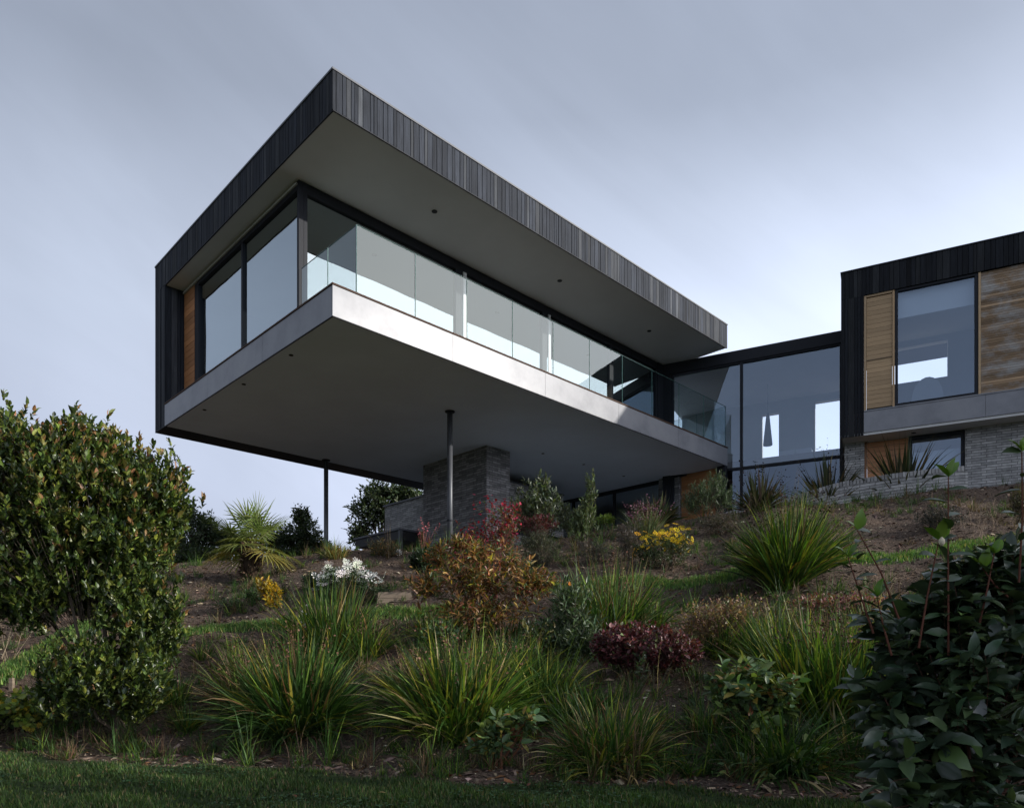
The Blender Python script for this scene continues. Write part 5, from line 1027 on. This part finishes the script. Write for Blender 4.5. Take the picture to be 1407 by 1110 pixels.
def weeds():
    rng = np.random.default_rng(20); m = 2600; Y = 4.7 + 10.5*rng.random(m)**1.2; X = rng.uniform(-.78, .80, m)*Y; pd = np.minimum(dist_poly(X, Y, PATH1), dist_poly(X, Y, PATH2)); k = (pd > .42) & (grass_mask(X, Y) < .2) & ((np.sin(X*1.3+2)*np.sin(Y*1.7) > -.35) | (Y < 8.5)); X, Y = X[k], Y[k]; m = len(X); nb = 26
    X = np.repeat(X, nb) + rng.normal(0, .025, m*nb); Y = np.repeat(Y, nb) + rng.normal(0, .025, m*nb); B = np.stack([X, Y, terr(X, Y, False)-.005], 1); n = m*nb; ph = rng.uniform(0, 6.28, n); H_ = np.repeat(np.exp(rng.normal(-1.55, .5, m)), nb)*rng.uniform(.4, 1, n)
    col = np.repeat(rng.random(m), nb); g = GB()
    for lo, hi, pal in ((0, .72, [(3, G_GREEN), (2, G_DARK), (1, G_LIME)]), (.72, 1.01, [(2, (.16, .10, .06)), (3, (.11, .07, .045)), (.5, G_STRAW), (1, (.09, .10, .05))])):
        q = (col >= lo) & (col < hi); c = int(q.sum()); ribbons(g, rng, B[q], np.stack([np.cos(ph[q]), np.sin(ph[q])], 1), np.radians(rng.uniform(0, 70, c)), H_[q], rng.uniform(.004, .008, c), np.radians(rng.uniform(0, 60, c)), pal, 4)
    tag(g.build('weeds', M_BLADE), 'small weeds and fine dry grasses scattered over the bed', 'weeds', kind='stuff')
    n = 2600; Y = 4.8 + 9*rng.random(n)**1.2; X = rng.uniform(-.78, .8, n)*Y; k = (grass_mask(X, Y) < .2) & (np.sin(X*2+1)*np.sin(Y*1.9+.5) > -.1); X, Y = X[k], Y[k]; n = len(X); A_ = np.stack([X, Y, terr(X, Y, False)], 1); Bp = A_ + np.stack([rng.normal(0, .09, n), rng.normal(0, .09, n), rng.uniform(.02, .30, n)], 1)
    g = GB(); twigs(g, A_, Bp, .0022, (.15, .10, .07), 3, .12, rng); tag(g.build('dry_twigs', M_DRY), 'thin dry twigs poking out of the mulch', 'twigs', kind='stuff')
weeds()
def mulch():
    rng = np.random.default_rng(10); n = 85000; Y = 4.4 + 12.5*rng.random(n)**1.1; X = rng.uniform(-.82, .86, n)*Y; k = grass_mask(X, Y) < .3; X, Y = X[k], Y[k]; n = len(X)
    s = np.exp(rng.normal(-4.05, .6, n)); s = np.clip(s, .006, .075); T = np.stack([X, Y, terr(X, Y)+s*.05], 1); d = rng.normal(0, 1, (n, 3)); d[:, 2] *= .25
    M = basis(d, np.tile((0., 0, 1.), (n, 1)), rng, .35)*np.stack([s*1.5, s, s], -1)[:, None, :]
    g = GB(); scatter(g, CHIP_V, CHIP_F, M, T, pick(rng, [(5, (.09, .065, .05)), (3, (.14, .10, .075)), (1.5, (.24, .18, .13)), (.7, (.42, .35, .26)), (1, (.16, .08, .04))], n, .25)); tag(g.build('mulch', M_MULCH), 'loose bark chips, clods and leaf litter on the soil', 'mulch', kind='stuff')
mulch()
def litter():
    rng = np.random.default_rng(12)
    g = GB(); n = 46; Y = rng.uniform(4.2, 7.5, n); X = rng.uniform(-.7, .6, n)*Y; T = np.stack([X, Y, terr(X, Y)+.03], 1); L = rng.uniform(.03, .07, n)
    scatter(g, LEAF_V, LEAF_F, basis(rng.normal(0, 1, (n, 3))*[1, 1, .2], np.tile((0., 0, 1.), (n, 1)), rng, .5)*np.stack([L, L*.5, L], -1)[:, None, :], T, pick(rng, [(2, (.16, .06, .03)), (1, (.3, .2, .08))], n)); tag(g.build('fallen_leaves', M_LEAF), 'scattered brown fallen leaves on the lawn', 'leaves', kind='stuff')
litter()

# ---------------------------------------------------------------- tall trees to the right, outside the frame, that shade the foreground
def shade_tree(x, y, h, r, seed, label):
    rng = np.random.default_rng(seed); z = float(terr(x, y, False)); b = np.array([x, y, z]); t_ = empty('garden_tree', b, label, 'tree', 'trees along the right boundary')
    W_ = [(np.array([x, y, z+h*.52]), np.array([r, r, h*.48])), (np.array([x+.3, y+r*.5, z+h*.42]), np.array([r*.8, r*.8, h*.38]))]; P, D = crown_tips(rng, W_, 1500, .4, .2)
    g = GB(); shoots(g, rng, P, unit(D+rng.normal(0, .4, D.shape)), 7, .4, .19, .5, 1.1, P_FAR, tv=DIAM_V, tf=DIAM_F); g.build('crown', M_LEAF, t_)
    g = GB(); tube(g, [b-[0, 0, .3], b+[0, 0, h*.3], b+[.1, 0, h*.8]], [.16, .12, .03], 8, (.05, .04, .03))
    for i in range(8):
        a = i*.9; e = b+np.array([math.cos(a)*r*.7, math.sin(a)*r*.7, h*(.4+.06*i)]); tube(g, [b+[0, 0, h*(.15+.05*i)], e], [.06, .02], 6, (.05, .04, .03))
    g.build('trunk', M_BARK, t_)
for i, (x, y, h, r) in enumerate(SHADE): shade_tree(x, y, h, r, 200+i, ['nearest the lawn of the leafy boundary trees beyond the right edge of the picture', 'middle tree of the near boundary row beyond the right edge of the picture', 'lowest and farthest up the slope of the boundary trees beyond the right edge', 'tallest boundary tree, set back behind the near row beyond the right edge'][i])
